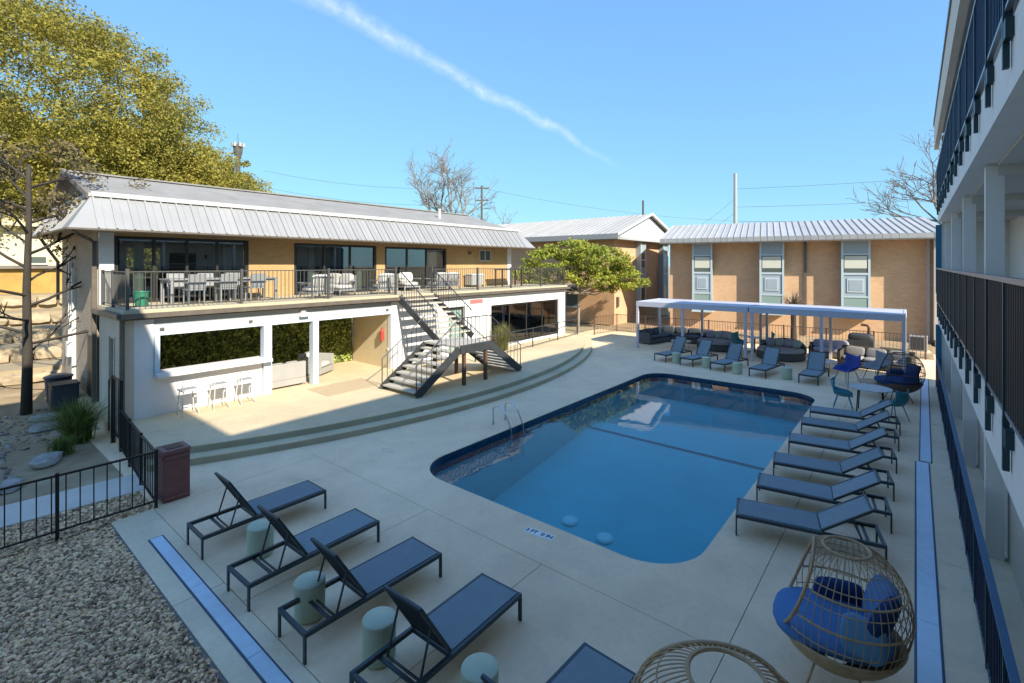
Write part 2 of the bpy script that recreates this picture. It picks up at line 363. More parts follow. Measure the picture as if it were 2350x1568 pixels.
# ---------------------------------------------------------------- mesh helpers
class MB:
    def __init__(s): s.v = []; s.f = []
    def add(s, vs, fs):
        k = len(s.v); s.v += [tuple(v) for v in vs]; s.f += [tuple(i + k for i in f) for f in fs]; return s
    def box(s, x0, x1, y0, y1, z0, z1):
        return s.add([(x0,y0,z0),(x1,y0,z0),(x1,y1,z0),(x0,y1,z0),(x0,y0,z1),(x1,y0,z1),(x1,y1,z1),(x0,y1,z1)],
                     [(0,3,2,1),(4,5,6,7),(0,1,5,4),(1,2,6,5),(2,3,7,6),(3,0,4,7)])
    def cbox(s, c, sz, rz=0.0, rx=0.0, ry=0.0):
        M = Matrix.Rotation(rz, 3, 'Z') @ Matrix.Rotation(ry, 3, 'Y') @ Matrix.Rotation(rx, 3, 'X')
        vs = [Vector(c) + M @ Vector((a*sz[0]/2, b*sz[1]/2, d*sz[2]/2)) for d in (-1,1) for a,b in ((-1,-1),(1,-1),(1,1),(-1,1))]
        return s.add(vs, [(0,3,2,1),(4,5,6,7),(0,1,5,4),(1,2,6,5),(2,3,7,6),(3,0,4,7)])
    def bar(s, p, q, w, h=None, up=(0,0,1)):
        h = h or w; p = Vector(p); q = Vector(q); d = (q-p).normalized(); u = Vector(up)
        if abs(d.dot(u)) > 0.98: u = Vector((1,0,0))
        a = d.cross(u).normalized(); b = a.cross(d).normalized()
        vs = [o + a*i*w/2 + b*j*h/2 for o in (p,q) for i,j in ((-1,-1),(1,-1),(1,1),(-1,1))]
        return s.add(vs, [(0,1,2,3),(7,6,5,4),(0,4,5,1),(1,5,6,2),(2,6,7,3),(3,7,4,0)])
    def tube(s, pts, r, n=6, closed=False, r2=None):
        pts = [Vector(p) for p in pts]; m = len(pts); vs = []; fs = []
        pa = None
        for i, p in enumerate(pts):
            if closed: d = pts[(i+1) % m] - pts[i-1]
            else: d = pts[min(i+1, m-1)] - pts[max(i-1, 0)]
            d.normalize()
            if pa is None:
                u = Vector((0,0,1)) if abs(d.z) < 0.9 else Vector((1,0,0)); a = d.cross(u).normalized()
            else:
                a = (pa - d*pa.dot(d)).normalized()
            pa = a; b = d.cross(a)
            rr = r if r2 is None else r + (r2-r)*i/max(1, m-1)
            vs += [p + (a*math.cos(2*math.pi*k/n) + b*math.sin(2*math.pi*k/n))*rr for k in range(n)]
        for i in range(m if closed else m-1):
            j = (i+1) % m
            fs += [(i*n+k, i*n+(k+1) % n, j*n+(k+1) % n, j*n+k) for k in range(n)]
        if not closed: fs += [tuple(range(n-1,-1,-1)), tuple((m-1)*n+k for k in range(n))]
        return s.add(vs, fs)
    def prism(s, poly, z0, z1):
        n = len(poly); vs = [(p[0],p[1],z0) for p in poly] + [(p[0],p[1],z1) for p in poly]
        fs = [tuple(range(n-1,-1,-1)), tuple(range(n,2*n))] + [(i,(i+1) % n,n+(i+1) % n,n+i) for i in range(n)]
        return s.add(vs, fs)
    def lathe(s, prof, n=24, c=(0,0,0), sx=1, sy=1):
        vs = []; fs = []; m = len(prof)
        for r, z in prof:
            vs += [(c[0]+sx*r*math.cos(2*math.pi*k/n), c[1]+sy*r*math.sin(2*math.pi*k/n), c[2]+z) for k in range(n)]
        for i in range(m-1):
            fs += [(i*n+k, i*n+(k+1) % n, (i+1)*n+(k+1) % n, (i+1)*n+k) for k in range(n)]
        fs += [tuple(range(n-1,-1,-1)), tuple((m-1)*n+k for k in range(n))]
        return s.add(vs, fs)
    def pillow(s, c, sz, rz=0, rx=0, ry=0, n=8, e=0.5):
        M = Matrix.Rotation(rz,3,'Z') @ Matrix.Rotation(ry,3,'Y') @ Matrix.Rotation(rx,3,'X'); vs = []; fs = []
        f = lambda t: math.copysign(abs(t)**e, t)
        for i in range(n+1):
            th = math.pi*i/n
            for k in range(2*n):
                ph = math.pi*k/n
                v = Vector((f(math.sin(th))*f(math.cos(ph))*sz[0]/2, f(math.sin(th))*f(math.sin(ph))*sz[1]/2, math.copysign(abs(math.cos(th))**0.8, math.cos(th))*sz[2]/2))
                vs.append(Vector(c) + M @ v)
        w = 2*n
        for i in range(n): fs += [(i*w+k, (i+1)*w+k, (i+1)*w+(k+1) % w, i*w+(k+1) % w) for k in range(w)]
        return s.add(vs, fs)
    def mesh(s, name, smooth=False):
        me = bpy.data.meshes.new(name); me.from_pydata(s.v, [], s.f); me.update()
        if smooth: me.polygons.foreach_set('use_smooth', [True]*len(me.polygons))
        return me

WL = {}
def obj(name, mb, m, parent=None, loc=(0,0,0), rot=(0,0,0), smooth=False, bev=0.0):
    me = mb.mesh(name, smooth) if isinstance(mb, MB) else mb
    if m and not me.materials: me.materials.append(MATS[m])
    o = bpy.data.objects.new(name, me); C.objects.link(o)
    if parent: o.parent = parent
    o.location = loc; o.rotation_euler = rot
    if bev:
        b = o.modifiers.new('bevel', 'BEVEL'); b.width = bev; b.segments = 2; b.limit_method = 'ANGLE'; b.angle_limit = R(40)
    return o
def ow(name, mb, m, parent=None, loc=(0,0,0), **k):          # same, coordinates given in the world (parents unrotated)
    base = WL.get(parent.name, Vector((0,0,0))) if parent else Vector((0,0,0))
    o = obj(name, mb, m, parent, Vector(loc) - base, **k)
    WL[o.name] = Vector(loc)
    return o
def tag(o, label=None, cat=None, group=None, kind=None):
    if label: o['label'] = label
    if cat: o['category'] = cat
    if group: o['group'] = group
    if kind: o['kind'] = kind
    return o
def thing(name, label, cat, loc=(0,0,0), rz=0.0, group=None):
    o = bpy.data.objects.new(name, None); C.objects.link(o)
    o.empty_display_size = 0.2
    o.location = loc; o.rotation_euler = (0,0,rz); WL[o.name] = Vector(loc)
    return tag(o, label, cat, group)
def copy_tree(o, parent=None):
    c = o.copy(); C.objects.link(c)
    if parent: c.parent = parent
    for ch in list(o.children): copy_tree(ch, c)
    return c
def dup(o, loc, rz, label=None, group=None):
    c = copy_tree(o); c.location = loc; c.rotation_euler = (0,0,rz)
    if label: c['label'] = label
    if group: c['group'] = group
    return c
def struct(name, mb, m, **k):
    return tag(ow(name, mb, m, **k), kind='structure')
def text_mesh(txt, size, align='CENTER', bold=0.0):
    cu = bpy.data.curves.new('lettering', 'FONT'); cu.body = txt; cu.size = size; cu.align_x = align; cu.align_y = 'CENTER'; cu.offset = bold
    o = bpy.data.objects.new('lettering', cu); C.objects.link(o)
    dg = bpy.context.evaluated_depsgraph_get(); me = bpy.data.meshes.new_from_object(o.evaluated_get(dg))
    C.objects.unlink(o); bpy.data.objects.remove(o)
    return me
def arr_mesh(name, v, f4):
    """fast mesh from numpy quads"""
    me = bpy.data.meshes.new(name); nf = len(f4)
    me.vertices.add(len(v)); me.vertices.foreach_set('co', np.asarray(v, dtype=np.float32).ravel())
    me.loops.add(nf*4); me.loops.foreach_set('vertex_index', np.asarray(f4, dtype=np.int32).ravel())
    me.polygons.add(nf); me.polygons.foreach_set('loop_start', np.arange(0, nf*4, 4, dtype=np.int32)); me.polygons.foreach_set('loop_total', np.full(nf, 4, dtype=np.int32))
    me.update(calc_edges=True); me.validate()
    return me
def leaves(name, clumps, per, size, seed, flat=0.75, aspect=0.5):
    """clumps: (x,y,z,r); leaf quads spread through each clump"""
    rg = np.random.default_rng(seed); c = np.asarray(clumps, float); n = len(c)*per
    base = np.repeat(c[:, :3], per, 0); rr = np.repeat(c[:, 3], per)
    d = rg.normal(size=(n,3)); d /= np.linalg.norm(d, axis=1)[:,None]
    rad = rr*rg.random(n)**0.45
    p = base + d*rad[:,None]*np.array([1,1,flat])
    nn = d + rg.normal(size=(n,3))*0.9; nn[:,2] += 0.35; nn /= np.linalg.norm(nn, axis=1)[:,None]
    a = np.cross(nn, rg.normal(size=(n,3))); a /= np.linalg.norm(a, axis=1)[:,None]; b = np.cross(nn, a)
    s = size*(0.6+0.8*rg.random(n))[:,None]
    q = np.stack([p-a*s, p+b*s*aspect, p+a*s, p-b*s*aspect], 1).reshape(-1,3)
    return arr_mesh(name, q, np.arange(n*4).reshape(-1,4))

# ================================================================ ground, pool, deck
from mathutils.geometry import tessellate_polygon
def rrect(x0, x1, y0, y1, r, n=10):
    pts = []
    for cx, cy, a0 in ((x1-r, y0+r, -90), (x1-r, y1-r, 0), (x0+r, y1-r, 90), (x0+r, y0+r, 180)):
        pts += [(cx + r*math.cos(R(a0+90*i/n)), cy + r*math.sin(R(a0+90*i/n))) for i in range(n+1)]
    return pts
POOL = rrect(-8.2, -2.43, 6.62, 18.85, 0.9)
def holed(outer, hole, z0, z1):
    mb = MB(); tri = tessellate_polygon([[Vector((p[0],p[1],0)) for p in outer], [Vector((p[0],p[1],0)) for p in hole]])
    allp = list(outer) + list(hole)
    vs = [(p[0],p[1],z1) for p in allp]
    fs = []
    for t in tri:
        a, b, c = (Vector(allp[i]+(0,)) for i in t)
        fs.append(tuple(t) if (b-a).cross(c-a).z > 0 else tuple(reversed(t)))
    mb.add(vs, fs)
    for loop, s in ((outer, 1), (hole, -1)):
        n = len(loop)
        for i in range(n):
            p, q = loop[i], loop[(i+1) % n]
            f = [(p[0],p[1],z0),(q[0],q[1],z0),(q[0],q[1],z1),(p[0],p[1],z1)]
            mb.add(f if s > 0 else f[::-1], [(0,1,2,3)])
    return mb

# terrain out to the horizon with the pool pit left open
struct('terrain', holed([(-900,-900),(900,-900),(900,900),(-900,900)], rrect(-9.5,-1.7,6.0,19.6,1.0), -0.4, -0.06), 'terrain')
deck = struct('pool_deck', holed([(-10.36,1.98),(2.4,1.98),(2.4,31.0),(-16.5,31.0),(-16.5,2.66),(-10.36,2.66)], POOL, -0.1, -0.012), 'joint')
g = 0.005
def slab(x0, x1, y0, y1, m='concrete'):
    ow('slab', MB().box(x0+g, x1-g, y0+g, y1-g, -0.05, 0.0), m, deck)
for x0, x1 in ((-10.35,-6.6),(-6.6,-4.13),(-4.13,-1.62),(-1.62,0.6)):
    slab(x0, x1, 2.62, 5.68)
for x0, x1 in ((-10.35,-7.2),(-7.2,-4.0),(-4.0,-0.9)):
    slab(x0, x1, 2.02, 2.62, 'concrete_strip')
sur = holed([(-16.4,5.68+g),(-1.62-g,5.68+g),(-1.62-g,22.0),(-16.4,22.0)], POOL, -0.08, 0.0)
ow('slab', sur, 'concrete', deck)
ow('slab', MB().box(-16.4,-10.35-g,2.65,5.68-g,-0.05,0.0), 'concrete', deck)
for y0, y1 in ((5.68,9.4),(9.4,13.2),(13.2,17.0),(17.0,22.0)):
    slab(-1.62, 0.6, y0, y1)
for x0, x1 in ((-16.4,-11.5),(-11.5,-6.6),(-6.6,-1.62),(-1.62,2.3)):
    slab(x0, x1, 22.0, 30.9)
slab(0.6, 2.3, 2.1, 22.0, 'concrete_strip')

# pool basin: walls, floor with a break in slope, tile band, dark line
basin = MB()
n = len(POOL)
def floor_z(y): return -1.0 if y > 13.9 else -1.0 - 0.75*min(1.0, (13.9-y)/5.5)
ctr = (-5.3, 12.7)
inn = POOL
for i in range(n):
    p, q = inn[i], inn[(i+1) % n]
    basin.add([(p[0],p[1],-0.09),(q[0],q[1],-0.09),(q[0],q[1],floor_z(q[1])),(p[0],p[1],floor_z(p[1]))], [(0,1,2,3)])
ny = 24
fv = []; ff = []
for j in range(ny+1):
    y = 6.62 + (18.85-6.62)*j/ny
    for x in (-8.2, -2.43): fv.append((x, y, floor_z(y)-0.001))
for j in range(ny): ff.append((2*j, 2*j+1, 2*j+3, 2*j+2))
basin.add(fv, ff)
pool = struct('swimming_pool', basin, 'pool_plaster')
tb = MB()
for i in range(n):
    p, q = [(ctr[0]+(t[0]-ctr[0])*0.9985, ctr[1]+(t[1]-ctr[1])*0.9993) for t in (inn[i], inn[(i+1) % n])]
    tb.add([(p[0],p[1],-0.015),(q[0],q[1],-0.015),(q[0],q[1],-0.32),(p[0],p[1],-0.32)], [(0,1,2,3)])
ow('tile_band', tb, 'pool_tile', pool)
ow('floor_line', MB().box(-8.15,-2.48,13.85,13.97,-1.0,-0.99), 'pool_line', pool)
for x, y in ((-6.1,9.5),(-5.15,9.4)):
    ow('floor_inlet', MB().lathe([(0.20,0.0),(0.19,0.04),(0.13,0.08),(0.03,0.10)], 20, (0,0,0)), 'pool_light', pool, (x, y, floor_z(y)), smooth=True)
wv = [(p[0]*1.0, p[1], -0.10) for p in POOL]
struct('pool_water', MB().add(wv, [tuple(range(n))]), 'water')

# depth marker set into the deck
dm = thing('depth_marker', 'white depth marker tile set in the deck at the pool edge', 'marker', (-4.63,6.30,0), R(7))
obj('tile', MB().box(-0.26,0.26,-0.075,0.075,0.001,0.004), 'lamp_white', dm)
tm = text_mesh('3 FT  0 IN', 0.115, bold=0.004)
obj('lettering', tm, 'navy_ink', dm, (0,0,0.006))

# trench drains: pale covers in a dark channel
def drain(label, p, q, w, seg):
    p, q = Vector(p), Vector(q); d = q - p; ln = d.length; a = math.atan2(d.y, d.x)
    t = thing('trench_drain', label, 'drain', p, a)
    obj('channel', MB().box(-0.03, ln+0.03, -w/2-0.025, w/2+0.025, 0.0006, 0.004), 'drain_edge', t)
    k = max(1, int(ln/seg)); me = None
    for i in range(k):
        if me is None:
            o = obj('cover', MB().box(0.004, ln/k-0.004, -w/2, w/2, 0.002, 0.014), 'drain', t); me = o.data
        else: obj('cover', me, None, t, (i*ln/k,0,0))
drain('long pale blue trench drain along the right hand building', (0.12,4.0,0), (0.135,13.85,0), 0.2, 1.2)
drain('farther pale blue trench drain leading towards the brick house', (0.19,13.95,0), (0.30,24.0,0), 0.18, 1.2)
drain('pale blue trench drain between the gravel bed and the loungers', (-9.2,2.36,0), (-2.0,2.33,0), 0.155, 1.5)

# raised patio with two curved steps
def arc(Rr, y0, y1, m=60, cx=-30.9, cy=12.0):
    return [(cx + math.sqrt(Rr*Rr - (y-cy)**2), y) for y in (y0 + (y1-y0)*i/m for i in range(m+1))]
def stepmesh(Rr, y0, y1, z0, z1):
    a = arc(Rr, y0, y1); return MB().prism(a + [(-24.4, y1), (-24.4, y0)], z0, z1)
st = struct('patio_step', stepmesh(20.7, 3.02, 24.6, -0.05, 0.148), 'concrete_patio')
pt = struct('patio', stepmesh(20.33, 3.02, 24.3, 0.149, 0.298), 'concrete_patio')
for Rr, z0, z1, par, y1 in ((20.703,0.002,0.128,st,24.5),(20.333,0.151,0.278,pt,24.2)):
    a = arc(Rr, 3.04, y1)
    m = MB()
    for i in range(len(a)-1):
        p, q = a[i], a[i+1]
        m.add([(p[0],p[1],z0),(q[0],q[1],z0),(q[0],q[1],z1),(p[0],p[1],z1)], [(0,1,2,3)])
    ow('riser_shade', m, 'riser_shade', par)

# path, soil and gravel to the left
struct('garden_soil', MB().box(-26.0,-10.36,-6.0,3.0,-0.08,-0.02), 'soil')
struct('footpath', MB().prism([(-11.35,2.72),(-12.35,2.82),(-12.95,-4.0),(-11.95,-4.0)], -0.03, 0.012), 'path')
struct('gravel_bed', MB().box(-10.33,-0.6,-5.5,2.0,-0.09,-0.03), 'soil')
ICO = None
def stones(name, m, regions, size, seed, zf=0.6):
    rg = np.random.default_rng(seed)
    t = (1+5**0.5)/2
    iv = np.array([(-1,t,0),(1,t,0),(-1,-t,0),(1,-t,0),(0,-1,t),(0,1,t),(0,-1,-t),(0,1,-t),(t,0,-1),(t,0,1),(-t,0,-1),(-t,0,1)], float)
    iv /= np.linalg.norm(iv[0])
    it = np.array([(0,11,5),(0,5,1),(0,1,7),(0,7,10),(0,10,11),(1,5,9),(5,11,4),(11,10,2),(10,7,6),(7,1,8),(3,9,4),(3,4,2),(3,2,6),(3,6,8),(3,8,9),(4,9,5),(2,4,11),(6,2,10),(8,6,7),(9,8,1)])
    P = []
    for (x0,x1,y0,y1,cnt,z) in regions:
        P.append(np.stack([rg.uniform(x0,x1,cnt), rg.uniform(y0,y1,cnt), np.full(cnt,z)],1))
    P = np.concatenate(P); k = len(P)
    s = size*(0.55+0.9*rg.random(k)**1.5)
    V = iv[None]*(1+0.22*rg.normal(size=(k,12,1)))
    sc = np.stack([1+0.35*rg.random(k), 0.75+0.3*rg.random(k), zf+0.2*rg.random(k)],1)
    V = V*sc[:,None,:]*s[:,None,None]
    a = rg.uniform(0,2*np.pi,k); ca, sa = np.cos(a)[:,None], np.sin(a)[:,None]
    X = V[:,:,0]*ca-V[:,:,1]*sa; Y = V[:,:,0]*sa+V[:,:,1]*ca
    V = np.stack([X,Y,V[:,:,2]],2) + P[:,None,:]
    F = (it[None]+12*np.arange(k)[:,None,None]).reshape(-1,3)
    me = bpy.data.meshes.new(name); V = V.reshape(-1,3); nf = len(F)
    me.vertices.add(len(V)); me.vertices.foreach_set('co', V.astype(np.float32).ravel())
    me.loops.add(nf*3); me.loops.foreach_set('vertex_index', F.astype(np.int32).ravel())
    me.polygons.add(nf); me.polygons.foreach_set('loop_start', np.arange(0,nf*3,3,dtype=np.int32)); me.polygons.foreach_set('loop_total', np.full(nf,3,dtype=np.int32))
    me.polygons.foreach_set('use_smooth', [True]*nf)
    me.update(calc_edges=True)
    return ow(name, me, m)
tag(stones('gravel', 'gravel', [(-10.3,-3.5,0.0,2.0,24000,-0.02),(-11.9,-10.35,-0.6,2.68,5000,-0.015)], 0.0225, 3), 'loose tan and grey river gravel beside the drain strip', 'gravel', kind='stuff')
tag(stones('cobbles', 'pebble', [(-18.5,-13.2,-0.6,1.2,900,-0.02),(-20,-16.0,0.4,2.4,260,-0.02)], 0.05, 5), 'dark grey cobbles strewn over the garden bed', 'cobbles', kind='stuff')

# ================================================================ clubhouse on the left
ch = thing('clubhouse', 'two storey brick clubhouse with white mansard roof and terrace', 'building', (-18.3,3.3,0))
def part(name, x0, x1, y0, y1, z0, z1, m, parent=None, bev=0.0):
    return ow(name, MB().box(x0,x1,y0,y1,z0,z1), m, parent or ch, bev=bev)
XF = -15.5                                   # lower front
# lower storey
endw = MB().box(-16.55,XF-0.002,3.32,3.5,0,2.88).box(-18.3,-17.05,3.32,3.5,0,2.88).box(-17.05,-16.55,3.32,3.5,0,0.95).box(-17.05,-16.55,3.32,3.5,2.3,2.88)
ow('end_wall', endw, 'stucco', ch)
w = part('window', -17.05,-16.55,3.40,3.43,0.95,2.3,'pane_dark')
ow('frame', MB().box(-17.1,-16.5,3.29,3.36,0.88,0.95).box(-17.1,-17.04,3.29,3.36,0.95,2.35).box(-16.56,-16.5,3.29,3.36,0.95,2.35).box(-17.04,-16.56,3.37,3.41,1.58,1.64), 'stucco', w)
part('pier', XF-0.2,XF,3.503,3.93,0.3,2.86,'white_paint')
part('bar_wall', XF-0.18,XF-0.03,3.935,6.72,0.3,1.33,'white_paint')
part('counter', XF-0.45,XF+0.30,3.94,6.9,1.33,1.43,'white_paint', bev=0.01)
part('jamb', XF-0.14,XF+0.03,3.94,4.06,1.432,2.42,'blue_white')
part('beam', XF-0.16,XF+0.02,3.935,11.5,2.42,2.70,'blue_white')
part('fascia', XF-0.2,XF-0.01,3.935,11.5,2.703,2.88,'ac_grey')
for y0, y1, zz in ((6.74,6.98,0.3),(8.33,8.53,0.3)):
    part('pillar', XF-0.20,XF+0.05,y0,y1,zz,2.418,'blue_white')
for y in (4.1,6.35,11.3):
    l_ = part('spotlight', XF+0.022,XF+0.07,y-0.05,y+0.05,2.56,2.63,'gutter')
fl = part('floodlight', XF+0.03,XF+0.2,7.83,8.13,2.62,2.74,'lamp_white')
part('bracket', XF-0.005,XF+0.1,7.9,8.06,2.745,2.85,'ac_grey', fl)
# white wall right of the alcove with a door and a wide shop window
rw = MB().box(XF-0.2,XF,11.503,14.5,0.3,2.88).box(XF-0.2,XF,14.5,15.5,2.45,2.88).box(XF-0.2,XF,15.5,17.25,0.3,2.88).box(XF-0.2,XF,17.25,22.95,2.37,2.88).box(XF-0.2,XF,22.95,23.6,0.3,2.88).box(XF-0.2,XF,17.25,22.95,0.3,0.42)
ow('front_wall', rw, 'white_paint', ch)
d = part('door', XF-0.14,XF-0.1,14.52,15.48,0.3,2.43,'dark_frame')
part('pane', XF-0.098,XF-0.09,14.64,15.36,0.55,2.3,'pane_green', d)
part('handle', XF-0.09,XF-0.05,14.7,14.73,1.2,1.5,'chrome', d)
sw = ow('shop_window', MB().box(XF-0.16,XF-0.08,17.25,22.95,0.42,0.50).box(XF-0.16,XF-0.08,17.25,22.95,2.29,2.37).box(XF-0.16,XF-0.08,17.25,17.33,0.5,2.29).box(XF-0.16,XF-0.08,22.87,22.95,0.5,2.29), 'dark_frame', ch)
for i in range(4):
    y0 = 17.33 + i*1.385
    ow('pane', MB().box(XF-0.125,XF-0.115,y0+0.03,y0+1.355,0.5,2.29), 'glass', sw)
    if i: ow('mullion', MB().box(XF-0.15,XF-0.09,y0-0.03,y0+0.03,0.5,2.29), 'dark_frame', sw)
# rooms behind
ow('room', MB().box(-18.25,XF-0.21,16.6,16.7,0.3,2.8).box(-18.25,XF-0.21,23.35,23.45,0.3,2.8).box(-18.35,-18.25,16.6,23.45,0.3,2.8).box(-18.25,XF-0.21,16.7,23.35,0.299,0.306).box(-18.25,XF-0.21,16.7,23.35,2.76,2.8), 'room_mid', ch)
part('side_wall', -18.15,XF-0.201,11.52,11.66,0.3,2.88,'cream')
ow('alcove_ceiling', MB().box(-18.2,XF-0.2,3.5,11.5,2.72,2.78), 'ceiling', ch)
part('alcove_back', -18.3,-18.2,3.5,11.52,0.3,2.88,'hedge_back')
rg = np.random.default_rng(11)
hc = np.stack([np.full(1300,-18.12)+rg.normal(size=1300)*0.03, rg.uniform(3.55,11.4,1300), rg.uniform(0.35,2.7,1300), np.full(1300,0.16)],1)
hd = ow('hedge_panel', leaves('hedge_panel', hc, 16, 0.05, 12), 'hedge', ch); hd['kind'] = 'stuff'
rs = ow('fire_extinguisher', MB().lathe([(0.06,0.0),(0.07,0.03),(0.07,0.36),(0.03,0.44),(0.03,0.5)],12,(-16.0,11.44,1.35)), 'red_sign', ch)
part('light_switch', -15.72,-15.68,11.49,11.51,1.0,1.1,'lamp_white')
# terrace slab and gutters
part('terrace_slab', -18.28,-15.36,3.26,23.62,2.9,3.14,'terrace_floor')
gt = MB(); gt.box(-15.355,-15.22,3.2,23.7,2.93,3.05); gt.box(-15.355,-15.28,3.2,23.7,2.885,2.925)
ow('gutter', gt, 'gutter', ch)
ow('gutter', MB().box(-18.28,-15.36,3.12,3.252,2.93,3.05).box(-18.28,-15.36,3.18,3.252,2.885,2.925), 'gutter', ch)
def downspout(x, y, z0, z1, m='gutter'): ow('downspout', MB().box(x-0.05,x+0.05,y-0.05,y+0.05,z0,z1), m, ch)
downspout(-15.42,3.24,0.05,2.88); downspout(-18.42,3.22,0.05,5.0)
ow('downspout', MB().tube([(-17.35,2.62,5.25),(-17.6,2.75,5.12),(-18.3,3.12,5.02),(-18.42,3.22,4.95)], 0.05, 6), 'gutter', ch)
ow('downspout', MB().tube([(-24.2,2.75,5.25),(-24.3,3.0,4.8),(-24.1,3.2,4.4),(-24.1,3.2,3.0)], 0.05, 6), 'gutter', ch)
# upper storey front wall
XU = -18.3
def up(y0, y1, z0, z1): return (XU-0.2, XU, y0, y1, z0, z1)
uw = MB()
for y0, y1, z0, z1 in ((7.45,9.1,3.14,5.32),(12.8,13.25,3.14,5.32),(16.98,19.4,3.14,5.32),(19.4,20.35,3.14,4.5),(19.4,20.35,5.12,5.32),(20.35,21.75,3.14,5.32),(3.66,7.45,5.17,5.32),(9.1,12.8,5.14,5.32),(13.25,16.98,5.12,5.32)):
    uw.box(*up(y0,y1,z0,z1))
ow('upper_wall', uw, 'brick_gold', ch)
part('corner_pier', XU-0.2,XU+0.02,3.32,3.655,3.14,5.32,'white_paint')
part('corner_post', XU-0.2,XU+0.02,21.755,22.1,3.14,5.32,'white_paint')
def glazed(y0, y1, z1, nn):
    f = MB().box(XU-0.14,XU-0.02,y0,y1,z1-0.09,z1).box(XU-0.14,XU-0.02,y0,y1,3.14,3.24).box(XU-0.14,XU-0.02,y0,y0+0.1,3.24,z1-0.09).box(XU-0.14,XU-0.02,y1-0.1,y1,3.24,z1-0.09)
    o = ow('glass_door', f, 'dark_frame', ch); w = (y1-y0-0.2)/nn
    for i in range(nn):
        a = y0+0.1+i*w
        ow('pane', MB().box(XU-0.085,XU-0.075,a+0.04,a+w-0.04,3.24,z1-0.09), 'glass', o)
        if i: ow('mullion', MB().box(XU-0.12,XU-0.04,a-0.04,a+0.04,3.24,z1-0.09), 'dark_frame', o)
glazed(3.66,7.45,5.17,4); glazed(9.1,12.8,5.14,3); glazed(13.25,16.98,5.12,3)
sw2 = ow('small_window', MB().box(XU-0.1,XU+0.01,19.4,20.35,4.5,4.55).box(XU-0.1,XU+0.01,19.4,20.35,5.07,5.12).box(XU-0.1,XU+0.01,19.4,19.45,4.55,5.07).box(XU-0.1,XU+0.01,20.3,20.35,4.55,5.07).box(XU-0.1,XU+0.01,19.85,19.9,4.55,5.07), 'trim_white', ch)
part('pane', XU-0.06,XU-0.05,19.45,19.85,4.55,5.07,'pane_dark',sw2); part('pane', XU-0.06,XU-0.05,19.9,20.3,4.55,5.07,'pane_dark',sw2)
part('wall_lamp', XU+0.002,XU+0.1,18.55,18.7,4.85,5.0,'gutter')
# upper end wall, rear wall (with openings to the daylight) and inner rooms
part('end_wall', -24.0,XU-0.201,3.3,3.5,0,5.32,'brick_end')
part('end_wall', -24.0,XU-0.201,21.9,22.1,3.0,5.32,'brick_gold')
rb = MB(); ys = [3.5, 5.0, 6.1, 10.3, 11.5, 14.2, 15.6, 21.9]
for i in range(0, len(ys)-1): 
    y0, y1 = ys[i], ys[i+1]
    if i % 2 == 0: rb.box(-23.3,-23.15,y0,y1,3.0,5.32)
    else: rb.box(-23.3,-23.15,y0,y1,3.0,3.75).box(-23.3,-23.15,y0,y1,4.95,5.32)
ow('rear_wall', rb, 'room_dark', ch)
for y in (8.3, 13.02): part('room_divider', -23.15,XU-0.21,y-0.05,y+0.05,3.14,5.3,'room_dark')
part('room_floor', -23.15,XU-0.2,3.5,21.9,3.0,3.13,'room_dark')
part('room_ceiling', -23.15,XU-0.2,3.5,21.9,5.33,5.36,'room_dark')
for y in (4.35, 6.9, 10.0, 12.2): part('curtain', -18.75,-18.68,y-0.12,y+0.12,3.15,5.1,'curtain')
# roof: eave, white mansard panels, shingle slopes, gable
X0, X1, Z0, Z1 = -17.0, -17.8, 5.28, 6.24
Y0, Y1 = 2.45, 3.05; YE0, YE1 = 22.75, 22.15
XB0, XB1 = -24.9, -24.1
roof = ow('roof', MB().add([(X1,Y1,Z1),(X1,YE1,Z1),(-20.95,21.2,7.28),(-20.95,2.95,7.28),(XB1,YE1,Z1),(XB1,Y1,Z1)], [(0,1,2,3),(3,2,4,5),(1,4,2)]), 'shingle', ch)
ow('gable', MB().add([(X1-0.1,3.2,Z1-0.02),(XB1+0.1,3.2,Z1-0.02),(-20.95,3.2,7.22)], [(0,2,1)]), 'gable_dark', roof)
ow('rake_board', MB().bar((X1,3.0,Z1+0.0),(-20.95,2.9,7.3),0.10,0.14).bar((XB1,3.0,Z1),(-20.95,2.9,7.3),0.10,0.14), 'gable_dark', roof)
ow('ridge_cap', MB().bar((-20.95,2.9,7.30),(-20.95,21.2,7.30),0.3,0.05), 'shingle', roof)
ow('mansard_cap', MB().bar((X1+0.02,Y1-0.02,Z1+0.05),(X1+0.02,YE1+0.02,Z1+0.05),0.16,0.13).bar((X1+0.02,Y1,Z1+0.03),(XB1,Y1,Z1+0.03),0.12,0.10), 'trim_white', roof)
ow('soffit', MB().box(XB0,X0,Y0,3.32,5.25,5.285).box(XU-0.01,X0,3.32,YE0,5.25,5.285).box(XB0,XU-0.01,22.1,YE0,5.25,5.285), 'soffit', roof)
def mans_panel(wd):
    s_ = MB(); up_ = Vector((X1-X0,0,Z1-Z0)); nn = Vector((Z1-Z0,0,-(X1-X0))).normalized()
    o = Vector((X0,0,Z0)); t = up_
    s_.add([o, o+Vector((0,wd,0)), o+t+Vector((0,wd,0)), o+t], [(0,1,2,3)])
    for a, b in ((0.0,0.045),(wd*0.5-0.012,wd*0.5+0.012)):
        h = 0.05 if a == 0 else 0.02
        q = [o+Vector((0,a,0)), o+Vector((0,b,0)), o+t+Vector((0,b,0)), o+t+Vector((0,a,0))]
        r_ = [v+nn*h for v in q]
        s_.add(q+r_, [(4,5,6,7),(0,1,5,4),(1,2,6,5),(2,3,7,6),(3,0,4,7)])
    return s_.mesh('roof_panel')
npn = 48; wdt = (YE1-Y1)/npn; mp = mans_panel(wdt); mp.materials.append(MATS['metal_white'])
for i in range(npn): ow('roof_panel', mp, None, roof, (0, Y1+i*wdt, 0))
